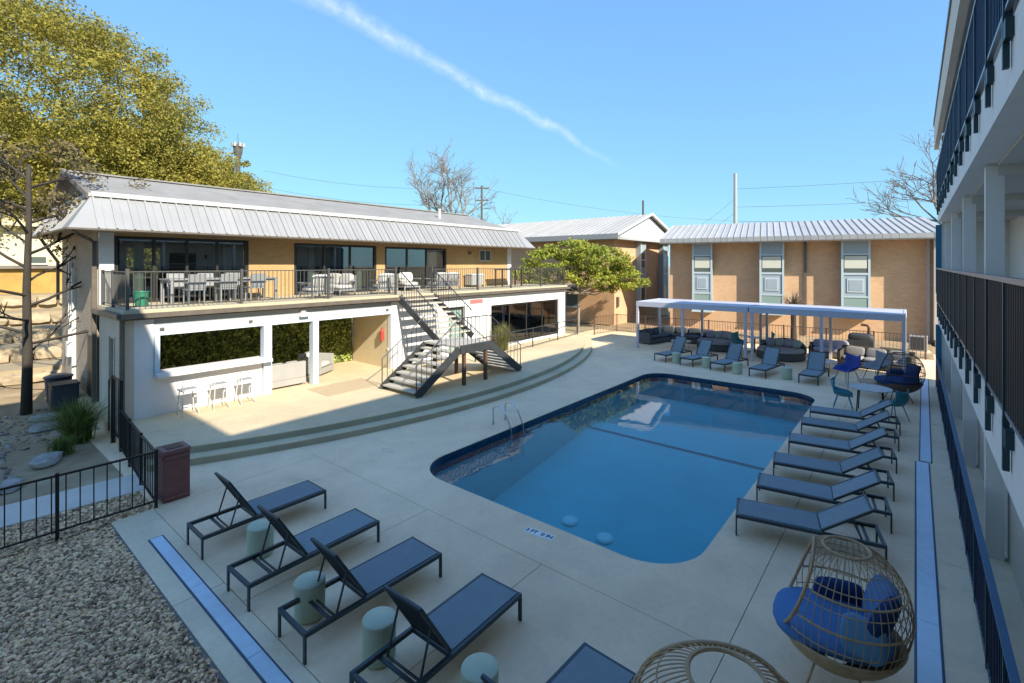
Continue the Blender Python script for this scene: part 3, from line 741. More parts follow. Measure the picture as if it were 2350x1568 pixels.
# hip corners and the end mansard
ow('roof_panel', MB().add([(X0,Y0,Z0),(X0,Y1,Z0),(X1,Y1,Z1)], [(0,1,2)]), 'metal_white', roof)
ow('roof_panel', MB().add([(X0,YE1,Z0),(X0,YE0,Z0),(X1,YE1,Z1)], [(0,1,2)]), 'metal_white', roof)
ne = 16; we = (X1-XB1)/ne
for i in range(ne):
    x = X1 - (i+1)*we
    m_ = MB(); q = [(x,Y0,Z0),(x+we,Y0,Z0),(x+we,Y1,Z1),(x,Y1,Z1)]; m_.add(q, [(0,1,2,3)])
    m_.bar((x+0.015,Y0,Z0+0.015),(x+0.015,Y1,Z1+0.015),0.03,0.03)
    ow('roof_panel', m_, 'metal_white', roof)
ow('roof_panel', MB().add([(X0,Y0,Z0),(X1,Y0,Z0),(X1,Y1,Z1)], [(0,2,1)]), 'metal_white', roof)
ow('roof_panel', MB().add([(X0,YE0,Z0),(XB0,YE0,Z0),(XB1,YE1,Z1),(X1,YE1,Z1)], [(0,1,2,3)]), 'metal_white', roof)
ow('eave_trim', MB().box(X0-0.01,X0+0.03,Y0,YE0,5.235,5.285).box(XB0,X0,Y0-0.03,Y0+0.01,5.235,5.285), 'gutter', roof)
ow('roof_vent', MB().lathe([(0.06,-0.1),(0.06,0.45),(0.09,0.46),(0.09,0.5)], 10, (-19.4,17.5,6.75)), 'lamp_white', roof)
# service clutter at the end wall
part('dark_doorway_panel', -19.6,-18.75,3.27,3.297,0.0,2.15,'dark_frame')  # flat dark panel; the recess's shade is painted, no opening is cut
part('meter_box', -22.3,-22.0,3.15,3.297,1.2,1.7,'lamp_white')
part('conduit', -22.2,-22.12,3.2,3.297,1.7,4.6,'lamp_white')
part('conduit', -21.6,-21.5,3.2,3.297,0.2,4.2,'lamp_white')

# terrace railing in sections, pickets built one by one
PK = MB().box(-0.008,0.008,-0.008,0.008,0,0.86).mesh('picket'); PK.materials.append(MATS['rail_grey'])
def railing(label, pts, z, h, posts, sp, m='rail_grey', post_w=0.07, mesh=None, name='terrace_railing', cat='railing', grp=None, bot=0.08):
    t = thing(name, label, cat, (pts[0][0],pts[0][1],z), 0, grp)
    for a, b in zip(pts, pts[1:]):
        a, b = Vector((a[0],a[1],0)), Vector((b[0],b[1],0)); ln = (b-a).length; d = (b-a).normalized()
        ow('top_rail', MB().bar(a+Vector((0,0,z+h)), b+Vector((0,0,z+h)), 0.04, 0.03), m, t)
        ow('bottom_rail', MB().bar(a+Vector((0,0,z+bot)), b+Vector((0,0,z+bot)), 0.03, 0.025), m, t)
        k = int(ln/sp); an = math.atan2(d.y, d.x)
        if mesh is None:
            me = MB().box(-0.008,0.008,-0.008,0.008,0,h-bot-0.015).mesh('picket'); me.materials.append(MATS[m])
        else: me = mesh
        for i in range(1, k): ow('picket', me, None, t, a+d*(ln*i/k)+Vector((0,0,z+bot)), rot=(0,0,an))
    for (x, y, hh) in posts:
        ow('post', MB().box(x-post_w/2,x+post_w/2,y-post_w/2,y+post_w/2,z-0.02,z+hh), m, t)
    return t
ZT = 3.14
railing('grey terrace railing with pickets left of the stair head', [(-18.2,3.36),(-15.48,3.36),(-15.48,11.7)], ZT, 0.98, [(-18.1,3.36,1.02),(-16.9,3.36,1.02),(-15.48,3.36,1.06),(-15.48,6.1,1.04),(-15.48,8.9,1.04),(-15.48,11.7,1.1)], 0.125)
railing('grey terrace railing with pickets right of the stair head', [(-15.48,13.55),(-15.48,23.5),(-18.0,23.5)], ZT, 0.98, [(-15.48,13.55,1.1),(-15.48,16.3,1.04),(-15.48,18.7,1.04),(-15.48,21.2,1.04),(-15.48,23.5,1.04)], 0.125)

# ---------------------------------------------------------------- split stair
stt = thing('outdoor_stair', 'dark steel stair with pale treads splitting into two flights', 'staircase', (-12.4,12.0,0.3))
zl = 1.62; ya, yb = 11.25, 12.75; xa, xb = -13.2, -11.5
ow('landing', MB().box(xa,xb,ya-0.03,yb+0.03,zl-0.06,zl), 'stair_tread', stt)
ow('landing_beam', MB().box(xb-0.02,xb+0.05,ya,yb,zl-0.26,zl+0.02), 'stair_steel', stt)
ow('landing_beam', MB().box(xa-0.05,xa+0.02,ya,yb,zl-0.26,zl-0.061), 'stair_steel', stt)
for x, y in ((xb-0.05,ya+0.25),(xb-0.05,yb-0.2),(xa+0.2,ya+0.25),(xa+0.2,yb-0.2)):
    ow('support_post', MB().box(x-0.05,x+0.05,y-0.05,y+0.05,0.3,zl-0.06), 'copper', stt)
# upper flight along -X
nu = 8; y0u, y1u = 11.75, 13.5
run = (-15.3 - xa)/nu; rise = (3.14-zl)/(nu+1)
for i in range(nu):
    x = xa + run*i; z = zl + rise*(i+1)
    ow('tread', MB().box(x+run,x+0.02,y0u+0.04,y1u-0.04,z-0.05,z), 'stair_tread', stt)
for y in (y0u, y1u):
    ow('stringer', MB().bar((xa+0.1,y,zl-0.05),(-15.34,y,3.0),0.05,0.24), 'stair_steel', stt)
    pts = [(xa+0.05,y,zl+0.95),(-15.3,y,3.14+0.95)]
    ow('handrail', MB().tube(pts,0.02,6), 'stair_steel', stt)
    for i in range(14):
        f = (i+0.5)/14; x = xa+0.05+(-15.3-xa)*f; z = zl+(3.14-zl)*f
        ow('picket', MB().box(x-0.007,x+0.007,y-0.007,y+0.007,z,z+0.94), 'stair_steel', stt)
# lower flights along -Y and +Y
def lower(ystart, yend):
    nn = 7; rn = (yend-ystart)/nn; rs_ = (zl-0.3)/(nn+1)
    for i in range(nn):
        y = ystart + rn*i; z = zl - rs_*(i+1)
        ow('tread', MB().box(xa+0.06,xb-0.06,min(y,y+rn)-0.015,max(y,y+rn)+0.015,z-0.05,z), 'stair_tread', stt)
    for x in (xa, xb):
        ow('stringer', MB().bar((x,ystart,zl-0.10),(x,yend,0.33),0.05,0.26), 'stair_steel', stt)
        ow('handrail', MB().tube([(x,ystart,zl+0.92),(x,yend,0.3+0.98),(x,yend,0.3)],0.018,6), 'stair_steel', stt)
        for i in range(1,9):
            f = i/9; y = ystart+(yend-ystart)*f; z = zl+(0.3-zl)*f
            ow('picket', MB().box(x-0.007,x+0.007,y-0.007,y+0.007,z,z+0.93+0.05*f), 'stair_steel', stt)
lower(ya, 9.45); lower(yb, 14.45)
for x in (xb,):
    ow('handrail', MB().tube([(x,ya,zl+0.92),(x,yb,zl+0.92)],0.018,6), 'stair_steel', stt)
    for i in range(9): 
        y = ya+(yb-ya)*i/8; ow('picket', MB().box(x-0.007,x+0.007,y-0.007,y+0.007,zl,zl+0.92), 'stair_steel', stt)

# patio railing by the shop window, pool rules sign
railing('slim dark railing along the patio in front of the shop window', [(-14.0,14.6),(-14.35,19.0),(-14.9,24.0)], 0.3, 0.92, [(-14.0,14.6,0.95),(-14.35,19.0,0.95),(-14.65,21.6,0.95),(-14.9,24.0,0.95)], 1.4, 'stair_steel', 0.04, name='patio_railing')
sg = thing('rules_sign', 'white pool rules sign with red heading on the clubhouse wall', 'sign', (-15.48,16.2,1.7))
ow('board', MB().box(-15.495,-15.48,15.72,16.72,1.72,2.78), 'white_paint', sg)
ow('heading', MB().box(-15.479,-15.476,15.8,16.64,2.52,2.72), 'sign_pink', sg)
for i in range(7):
    ow('text_line', MB().box(-15.479,-15.477,15.84,16.6-0.14*(i % 3),2.42-i*0.095,2.445-i*0.095), 'sign_ink', sg)

# rug on patio
tag(ow('rug', MB().box(-15.05,-13.7,7.9,9.9,0.299,0.31), 'rug'), 'flat tan rug lying on the sunlit patio before the alcove', 'rug')

# ================================================================ far brick house with box windows
def frame_root(name, label, cat, a, b):
    """root at a, local x runs from a to b (left to right), local -y faces the camera"""
    a, b = Vector(a), Vector(b); d = b - a
    return thing(name, label, cat, a, math.atan2(d.y, d.x)), d.length
fh, LN = frame_root('brick_house', 'long tan brick house with three box windows behind the pergola', 'house', (-12.8,32.4,0), (0.85,35.3,0))
def lp(name, x0,x1,y0,y1,z0,z1,m,parent=None): return obj(name, MB().box(x0,x1,y0,y1,z0,z1), m, parent or fh)
EV = 5.75
lp('wall', 0,LN,0,8,0,EV,'brick_tan')
# roof with ribs
ov = 1.25; ez = EV+0.02; RZ = 7.25
sl = (RZ-ez-0.2)/(4+ov)
npan = 40; pw = (LN+0.9)/npan
pm = MB().add([(0,-ov,ez+0.2),(pw,-ov,ez+0.2),(pw,4,RZ),(0,4,RZ)], [(0,1,2,3)])
pm.add([(0,-ov,ez+0.2),(0.05,-ov,ez+0.2),(0.05,4,RZ),(0,4,RZ),(0.01,-ov,ez+0.26),(0.04,-ov,ez+0.26),(0.04,4,RZ+0.06),(0.01,4,RZ+0.06)], [(4,5,6,7),(0,1,5,4),(1,2,6,5),(2,3,7,6),(3,0,4,7)])
pm = pm.mesh('roof_panel'); pm.materials.append(MATS['metal_roof'])
fr = obj('roof', MB().add([(-0.45,4,RZ-0.01),(LN+0.45,4,RZ-0.01),(LN+0.45,9,ez+0.2),(-0.45,9,ez+0.2)], [(0,1,2,3)]), 'metal_roof', fh)
for i in range(npan): obj('roof_panel', pm, None, fr, (-0.45+i*pw,0,0))
fm = MB().box(0.01,pw-0.01,-ov-0.04,-ov,ez-0.06,ez+0.24).mesh('fascia_panel'); fm.materials.append(MATS['metal_white'])
for i in range(npan): obj('fascia_panel', fm, None, fr, (-0.45+i*pw,0,0))
obj('soffit', MB().box(-0.45,LN+0.45,-ov,0.1,ez-0.05,ez-0.01), 'soffit', fr)
obj('eave_gutter', MB().box(-0.45,LN+0.45,-ov-0.075,-ov-0.042,ez-0.11,ez-0.03), 'gutter', fr)
obj('end_gable', MB().add([(-0.0,0,ez-0.01),(0,8,ez-0.01),(0,4,RZ-0.1)], [(0,2,1)]), 'white_paint', fr)
def px_to_local(px):
    r = (px-1175)/1120.0; dx = -math.sin(R(39.5))+r*math.cos(R(39.5)); dy = math.cos(R(39.5))+r*math.sin(R(39.5))
    ax, ay = -12.8, 32.4; ux, uy = 13.65/LN, 2.9/LN
    # a + s*u = t*d
    det = ux*(-dy) - uy*(-dx); s = ((-ax)*(-dy) - (-ay)*(-dx))/det
    return s
def boxwin(px0, px1, proj=0.6):
    x0, x1 = px_to_local(px0), px_to_local(px1)
    w = lp('box_window', x0,x1,-proj,-0.001,1.35,EV-0.03,'window_panel')
    f = 0.09; yf = -proj-0.045
    obj('frame', MB().box(x0-0.02,x0+f,yf,-proj-0.001,1.32,EV-0.03).box(x1-f,x1+0.02,yf,-proj-0.001,1.32,EV-0.03), 'window_frame', w)
    for z0, z1 in ((1.32,1.44),(2.42,2.52),(3.72,3.84),(4.86,4.95)):
        obj('rail', MB().box(x0+f,x1-f,yf+0.006,-proj-0.001,z0,z1), 'window_frame', w)
    obj('pane', MB().box(x0+f,x1-f,-proj-0.012,-proj-0.001,1.44,2.42), 'pane_green', w)
    obj('pane', MB().box(x0+f,x1-f,-proj-0.012,-proj-0.001,3.84,4.86), 'pane_dark', w)
    obj('blind', MB().box(x0+f+0.05,x1-f-0.05,-proj-0.018,-proj-0.013,4.1,4.8), 'blind', w)
    obj('transom', MB().box(x0+f,x1-f,-proj-0.012,-proj-0.001,4.95,EV-0.05), 'window_panel', w)
    cx = (x0+x1)/2; hw = (x1-x0)/2-0.26
    obj('panel', MB().box(cx-hw,cx+hw,-proj-0.035,-proj-0.002,2.72,3.52), 'window_frame', w)
    obj('panel_inset', MB().box(cx-hw+0.09,cx+hw-0.09,-proj-0.05,-proj-0.036,2.82,3.42), 'window_panel', w)
    obj('sill', MB().box(x0-0.05,x1+0.05,-proj-0.09,0,1.24,1.318), 'window_frame', w)
boxwin(1592,1636); boxwin(1744,1798); boxwin(1928,1992)
xd = px_to_local(1848)
lp('downspout', xd-0.07,xd+0.07,-0.13,-0.002,0.1,EV-0.05,'gutter')
lp('downspout', LN-0.35,LN-0.22,-0.13,-0.002,0.1,EV-0.05,'trim_white')
xq = px_to_local(1530)
# stair tower at the right end
tw = thing('stair_tower', 'narrow pale stair tower at the right end of the brick house', 'building', (2.2,36.0,0))
ow('wall', MB().box(0.86,3.6,34.35,42.0,0,5.9), 'stucco', tw)
ow('corner_trim', MB().box(0.80,0.858,34.3,34.42,0.3,5.9), 'trim_white', tw)
ow('cap', MB().box(0.78,3.7,34.25,42.1,5.902,6.05), 'trim_white', tw)

# ================================================================ gabled brick house behind the green tree
gh, LG = frame_root('gabled_brick_house', 'brick house with white gable end behind the green tree', 'house', (-31.5,31.2,0), (-16.4,31.3,0))
def gp(name, x0,x1,y0,y1,z0,z1,m,parent=None): return obj(name, MB().box(x0,x1,y0,y1,z0,z1), m, parent or gh)
GE = 6.35; GD = 10.0; GR = 8.25
gp('wall', 0,LG,0,GD,0,GE,'brick_tan')
ng = 34; gpw = (LG+0.8)/ng
q0 = Vector((0,-0.8,GE+0.1)); q1 = Vector((0,GD/2,GR))
pmg = MB().add([q0, q0+Vector((gpw,0,0)), q1+Vector((gpw,0,0)), q1], [(0,1,2,3)]); pmg.bar(q0+Vector((0.02,0,0.02)), q1+Vector((0.02,0,0.02)), 0.04, 0.05)
pmg = pmg.mesh('roof_panel'); pmg.materials.append(MATS['metal_roof'])
gr = obj('roof', MB().add([(-0.1,GD/2,GR),(LG+0.7,GD/2,GR),(LG+0.7,GD+0.8,GE+0.1),(-0.1,GD+0.8,GE+0.1)], [(0,1,2,3)]), 'metal_roof', gh)
for i in range(ng): obj('roof_panel', pmg, None, gr, (-0.1+i*gpw,0,0))
obj('fascia', MB().box(-0.1,LG+0.7,-0.86,-0.80,GE-0.25,GE+0.12), 'metal_white', gr)
obj('gable', MB().add([(LG+0.35,-0.3,GE-0.05),(LG+0.35,GD+0.3,GE-0.05),(LG+0.35,GD/2,GR-0.12)], [(0,1,2)]), 'white_paint', gr)
obj('rake_board', MB().bar((LG+0.68,-0.85,GE+0.06),(LG+0.68,GD/2,GR+0.02),0.08,0.2).bar((LG+0.68,GD+0.85,GE+0.06),(LG+0.68,GD/2,GR+0.02),0.08,0.2), 'trim_white', gr)
obj('pent_roof', MB().add([(LG+0.36,-0.6,GE-0.02),(LG+0.36,GD+0.6,GE-0.02),(LG+0.75,GD+0.8,GE-0.28),(LG+0.75,-0.8,GE-0.28)], [(0,3,2,1)]), 'metal_white', gr)
obj('soffit', MB().box(0,LG+0.7,-0.8,GD+0.8,GE-0.30,GE-0.26), 'soffit', gr)
for y in (3.9, 8.3):
    w = obj('box_window', MB().box(LG+0.001,LG+0.4,y-0.45,y+0.45,1.2,GE-0.31), 'window_panel', gh)
    for z0, z1 in ((1.3,2.6),(4.1,5.2)): obj('pane', MB().box(LG+0.401,LG+0.41,y-0.3,y+0.3,z0,z1), 'pane_dark', w)
    obj('frame', MB().box(LG+0.402,LG+0.44,y-0.45,y-0.36,1.2,GE-0.32).box(LG+0.402,LG+0.44,y+0.36,y+0.45,1.2,GE-0.32).box(LG+0.402,LG+0.44,y-0.36,y+0.36,4.62,4.7).box(LG+0.402,LG+0.44,y-0.36,y+0.36,3.5,3.62), 'window_frame', w)
for x in (LG-3.5, LG-7.5):
    w = gp('window', x-0.5,x+0.5,-0.05,-0.001,1.2,2.6,'pane_dark'); gp('sill', x-0.6,x+0.6,-0.12,-0.002,1.08,1.198,'trim_white',w)
gp('porch_roof', LG-4.2,LG-1.2,-1.3,-0.002,2.7,2.85,'metal_white'); gp('meter_box', LG+0.001,LG+0.15,0.25,0.5,1.3,2.0,'pole_dark')

# ================================================================ three storey apartment building on the right
ab = thing('apartment_building', 'three storey white apartment building with railed walkways on the right', 'building', (0.62,10.0,0))
def bp(name, x0,x1,y0,y1,z0,z1,m,parent=None): return ow(name, MB().box(x0,x1,y0,y1,z0,z1), m, parent or ab)
YB0, YB1 = -2.1, 22.8; XR = 0.64; XW = 2.4
bp('wall', XW,6.0,YB0,YB1,2.3,9.0,'rb_wall')
bp('ground_wall', XR+0.42,6.0,YB0,YB1,0,2.26,'stucco')
bp('end_wall', XR+0.1,XW-0.001,YB1-0.12,YB1,0,8.8,'rb_wall')
bp('end_panel', XR-0.06,XR+0.098,YB1-0.12,YB1+0.02,0.0,2.2,'teal_panel')
bp('end_panel', XR-0.06,XR+0.098,YB1-0.12,YB1+0.02,3.3,5.7,'teal_panel')
bp('walkway_slab', XR,XW-0.002,YB0,YB1-0.13,2.30,2.92,'rb_slab')
bp('walkway_slab', XR,XW-0.002,YB0,YB1-0.13,5.78,6.38,'rb_slab')
bp('ceiling_panel', XR+0.3,XW-0.01,YB0+0.1,YB1-0.2,5.74,5.778,'rb_ceiling')
bp('ceiling_panel', XR+0.3,XW-0.01,YB0+0.1,YB1-0.2,2.26,2.298,'rb_ceiling')
for y in (8.2, 12.4, 16.6): bp('ceiling_beam', XR+0.3,XW-0.02,y+1.75,y+2.05,5.6,5.738,'rb_ceiling')
rf = bp('roof', 0.54,7.0,YB0,YB1,8.95,9.3,'fascia')
bp('header_band', 0.54,0.66,YB0,YB1,8.35,8.948,'fascia',rf)
bp('drip_edge', 0.515,0.538,YB0,YB1+0.02,9.2,9.33,'gutter',rf)
bp('soffit', 0.661,XW,YB0,YB1-0.1,8.90,8.949,'rb_ceiling',rf)
cols = (1.6, 5.9, 10.15, 14.4, 18.65, 22.3)
for y in cols:
    for z0, z1 in ((0.0,2.26),(2.92,5.74),(6.38,8.9)):
        bp('column', XR+0.17,XR+0.37,y-0.16,y+0.0,z0,z1,'rb_white')
def bpick(z, h, m, mr, sp=0.115):
    t = thing('walkway_railing', None, 'railing', (XR-0.02,10,z))
    ow('top_rail', MB().box(XR-0.055,XR+0.005,YB0,YB1,z+h,z+h+0.045), mr, t)
    ow('bottom_rail', MB().box(XR-0.045,XR-0.005,YB0,YB1,z+0.04,z+0.075), mr, t)
    me = MB().box(-0.018,0.018,-0.006,0.006,0,h-0.075).mesh('picket'); me.materials.append(MATS[m])
    y = 4.0
    while y < YB1-0.05:
        ow('picket', me, None, t, (XR-0.025,y,z+0.075)); y += sp
    pm_ = MB().box(-0.03,0.03,-0.03,0.03,-0.02,h).mesh('post'); pm_.materials.append(MATS['rb_bracket'])
    bm = MB().box(-0.022,0.022,-0.03,0.03,-0.44,0.02).box(-0.02,0.035,-0.17,-0.031,-0.22,-0.06).mesh('bracket'); bm.materials.append(MATS['rb_bracket'])
    y = 4.6
    while y < YB1:
        ow('post', pm_, None, t, (XR-0.025,y,z)); 
        if z > 1: ow('bracket', bm, None, t, (XR-0.035,y,z))
        y += 1.32
    return t
bpick(2.98,1.17,'rb_picket','rb_rail')['label'] = 'dark picket railing of the second floor walkway'
bpick(6.42,1.15,'rb_picket_blue_reflect','rb_rail')['label'] = 'third floor walkway railing, pickets tinted blue as reflected sky'
bpick(0.0,0.98,'rb_picket_blue_reflect','rb_rail_blue')['label'] = 'dark blue picket fence at ground level of the apartment building'
for i, y in enumerate((7.5, 11.6, 13.9, 17.6)):
    for z in (2.92, 6.38):
        if i % 2 == 0:
            dd = bp('door', XW-0.05,XW-0.002,y-0.5,y+0.5,z+0.01,z+2.1,'rb_white')
            bp('door_frame', XW-0.07,XW-0.051,y-0.56,y-0.5,z+0.01,z+2.16,'trim_white',dd); bp('door_frame', XW-0.07,XW-0.051,y+0.5,y+0.56,z+0.01,z+2.16,'trim_white',dd)
        else:
            ww = bp('window', XW-0.04,XW-0.002,y-0.8,y+0.8,z+0.7,z+2.2,'pane_dark')
            bp('rail', XW-0.06,XW-0.041,y-0.8,y+0.8,z+1.42,z+1.48,'trim_white',ww)
for y in (6.6, 13.0): bp('wall_lamp', XW-0.12,XW-0.002,y-0.07,y+0.07,4.75,5.0,'red_lamp')
ow('conduit', MB().tube([(XW-0.03,6.2,5.2),(XW-0.03,8.6,5.2)],0.025,6), 'trim_white', ab)

# near wing below and behind the camera (casts the shade over the near deck)
nw = thing('near_wing', 'rear wing of the apartments shading the near end of the courtyard', 'building', (0,-6,0))
ow('wall', MB().box(-6.5,6.0,-9.0,-2.2,0,10.2), 'white_paint', nw)
ow('walkway_slab', MB().box(-6.5,6.0,-2.199,-0.9,2.3,2.92), 'rb_slab', nw)
ow('roof', MB().box(-6.7,7.0,-9.2,1.0,10.2,10.5), 'fascia', nw)

# ================================================================ pergola at the far end of the pool
pg = thing('pergola', 'long white flat roofed pergola over the lounge furniture', 'pergola', (-5.7,24.9,0))
PX0, PX1, PY0, PY1, PZ = -11.1, -0.25, 23.55, 26.5, 2.42
for x0, x1 in ((PX0,-5.75),(-5.7,PX1)):
    ow('canopy', MB().box(x0+0.08,x1-0.08,PY0+0.08,PY1-0.08,PZ-0.06,PZ-0.02), 'pergola_white', pg)
    ow('beam', MB().box(x0,x1,PY0-0.0,PY0+0.078,PZ-0.26,PZ), 'pergola_white', pg, bev=0.01)
    ow('beam', MB().box(x0,x1,PY1-0.078,PY1,PZ-0.26,PZ), 'pergola_white', pg)
    ow('beam', MB().box(x0,x0+0.078,PY0+0.079,PY1-0.079,PZ-0.255,PZ-0.005), 'pergola_white', pg)
    ow('beam', MB().box(x1-0.078,x1,PY0+0.079,PY1-0.079,PZ-0.255,PZ-0.005), 'pergola_white', pg)
    for i in range(1,5):
        xx = x0+(x1-x0)*i/5
        ow('rafter', MB().box(xx-0.03,xx+0.03,PY0+0.08,PY1-0.08,PZ-0.19,PZ-0.061), 'pergola_white', pg)
for x in (PX0+0.06,-8.7,-5.86,-5.58,-2.95,PX1-0.06):
    for y in (PY0+0.06, PY1-0.06):
        ow('post', MB().box(x-0.055,x+0.055,y-0.055,y+0.055,0,PZ-0.262), 'pergola_white', pg)

railing('brown picket fence behind the pergola seating', [(-15.2,26.4),(-14.8,28.6),(0.5,29.0)], 0.0, 1.1, [(-15.2,26.4,1.15)]+[(-14.8+i*1.9,28.6+0.05*i,1.15) for i in range(9)], 0.14, 'fence_brown', 0.05, name='rear_fence', cat='fence')
tag(struct('rear_lawn', MB().box(-16.6,0.7,29.1,36.0,-0.03,0.02), 'soil'))

# ================================================================ loungers
def lounger(name, label, ang, group):
    """local: foot end at x=0, head at x=1.95, width along y"""
    t = thing(name, label, 'lounger', group=group)
    W = 0.30; H = 0.33; hx = 1.17
    for s in (-1, 1):
        obj('side_rail', MB().box(0,1.95,s*W-0.02,s*W+0.02,H-0.05,H), 'lounger_frame', t)
        for x in (0.0, 1.95): obj('leg', MB().box(x-0.022 if x else 0.0,x+0.022 if not x else 1.95,s*W-0.022,s*W+0.022,0,H-0.051), 'lounger_frame', t)
    for x in (0.02, 1.93, hx): obj('crossbar', MB().box(x-0.02,x+0.02,-W+0.02,W-0.02,H-0.048,H-0.004), 'lounger_frame', t)
    obj('seat_sling', MB().box(0.045,hx-0.02,-W+0.025,W-0.025,H-0.006,H+0.008), 'sling', t)
    c, sn = math.cos(ang), math.sin(ang); bl = 0.74
    tip = (hx+bl*c, H+0.02+bl*sn)
    b = obj('backrest', MB().bar((hx,0,H+0.02),(tip[0],0,tip[1]),2*W-0.06,0.012), 'sling', t)
    obj('back_underside', MB().bar((hx+0.014*sn,0,H+0.02-0.012*c),(tip[0]+0.014*sn,0,tip[1]-0.012*c),2*W-0.07,0.006), 'sling_back', b)  # near-black sheet along the underside of the sling
    for s in (-1, 1):
        obj('back_rail', MB().bar((hx,s*(W-0.03),H+0.01),(tip[0],s*(W-0.03),tip[1]),0.035,0.035), 'lounger_frame', t)
        mx, mz = hx+0.45*c, H+0.02+0.45*sn
        obj('prop_strut', MB().bar((mx,s*(W-0.05),mz-0.02),(mx+0.14,s*(W-0.05),H-0.06),0.018,0.018), 'lounger_frame', t)
    obj('back_tip', MB().bar((tip[0],-W+0.02,tip[1]),(tip[0],W-0.02,tip[1]),0.03,0.03), 'lounger_frame', t)
    mx = hx+0.45*c+0.14
    obj('prop_bar', MB().bar((mx,-W+0.04,H-0.06),(mx,W-0.04,H-0.06),0.02,0.02), 'lounger_frame', t)
    obj('ratchet_plate', MB().box(mx+0.05,mx+0.09,-W+0.02,W-0.02,H-0.06,H-0.04), 'lounger_frame', t)
    return t
GN = 'slate blue loungers along the near edge of the pool'
pr = lounger('lounger', 'slate blue lounger nearest the red brown litter bin', R(58), GN)
near = [(-8.32,4.56),(-6.72,4.53),(-5.34,4.58),(-3.98,4.62),(-2.36,4.44)]
nl = ['slate blue lounger nearest the red brown litter bin', 'second slate blue lounger from the litter bin in the near row', 'third slate blue lounger from the litter bin in the near row', 'fourth slate blue lounger from the litter bin in the near row', 'slate blue lounger cut off by the bottom edge beside the rattan egg chair']
for i, (x, y) in enumerate(near):
    if i == 0: pr.location = (x,y,0); pr.rotation_euler = (0,0,R(-90))
    else: dup(pr, (x,y,0), R(-90 + (0,1.2,-0.8,1.5,-2.0)[i]), nl[i])
GR_ = 'slate blue loungers along the right side of the pool'
pr2 = lounger('lounger', '', R(34), GR_)
rl = ['slate blue lounger closest to the egg chair in the right hand row', 'second lounger counted from the egg chair in the right hand row', 'third lounger counted from the egg chair in the right hand row', 'fourth lounger counted from the egg chair in the right hand row', 'fifth lounger counted from the egg chair in the right hand row', 'slate blue lounger of the right hand row beside the teal chairs']
for i, (y, a) in enumerate(((8.27,13),(9.6,9),(10.95,10),(12.5,9),(14.1,8),(15.4,8))):
    loc = (-2.2-0.29*math.sin(R(a)), y+0.29, 0)
    if i == 0: pr2.location = loc; pr2.rotation_euler = (0,0,R(a)); pr2['label'] = rl[0]
    else: dup(pr2, loc, R(a), rl[i])
GF = 'slate blue loungers at the far end of the pool'
pr3 = lounger('lounger', '', R(56), GF)
fl_ = ['leftmost slate blue lounger in front of the pergola', 'second lounger from the left in front of the pergola', 'middle lounger of the five in front of the pergola', 'fourth lounger from the left in front of the pergola', 'rightmost slate blue lounger in front of the pergola']
for i, (x, y, a) in enumerate(((-8.72,20.93,76),(-7.47,20.7,77),(-6.14,20.5,78),(-4.62,20.3,82),(-2.94,20.3,87))):
    if i == 0: pr3.location = (x,y,0); pr3.rotation_euler = (0,0,R(a)); pr3['label'] = fl_[0]
    else: dup(pr3, (x,y,0), R(a), fl_[i])

# sage green drum tables
def drum(label, loc):
    prof = [(0.155,0.0),(0.172,0.012),(0.176,0.05),(0.178,0.22),(0.182,0.41),(0.181,0.432),(0.174,0.441),(0.02,0.443)]
    me = drum.me
    if me is None:
        me = drum.me = MB().lathe(prof, 28).mesh('drum', True); me.materials.append(MATS['sage'])
    o = bpy.data.objects.new('drum_table', me); C.objects.link(o); o.location = loc
    return tag(o, label, 'side table', 'sage green drum tables between the loungers')
drum.me = None
for lab, loc in (('sage green drum table between the first two near loungers', (-7.5,3.22,0)), ('sage green drum table between the second and third near loungers', (-5.72,3.04,0)), ('sage green drum table between the third and fourth near loungers', (-4.52,3.2,0)),
                 ('sage green drum table cut off at the bottom edge', (-3.22,3.42,0)), ('sage green drum table right of the leftmost far lounger', (-8.05,21.1,0)), ('sage green drum table left of the middle far lounger', (-6.72,20.95,0)),
                 ('sage green drum table left of the fourth far lounger', (-5.4,20.55,0)), ('sage green drum table left of the rightmost far lounger', (-3.7,20.75,0))):
    drum(lab, loc)

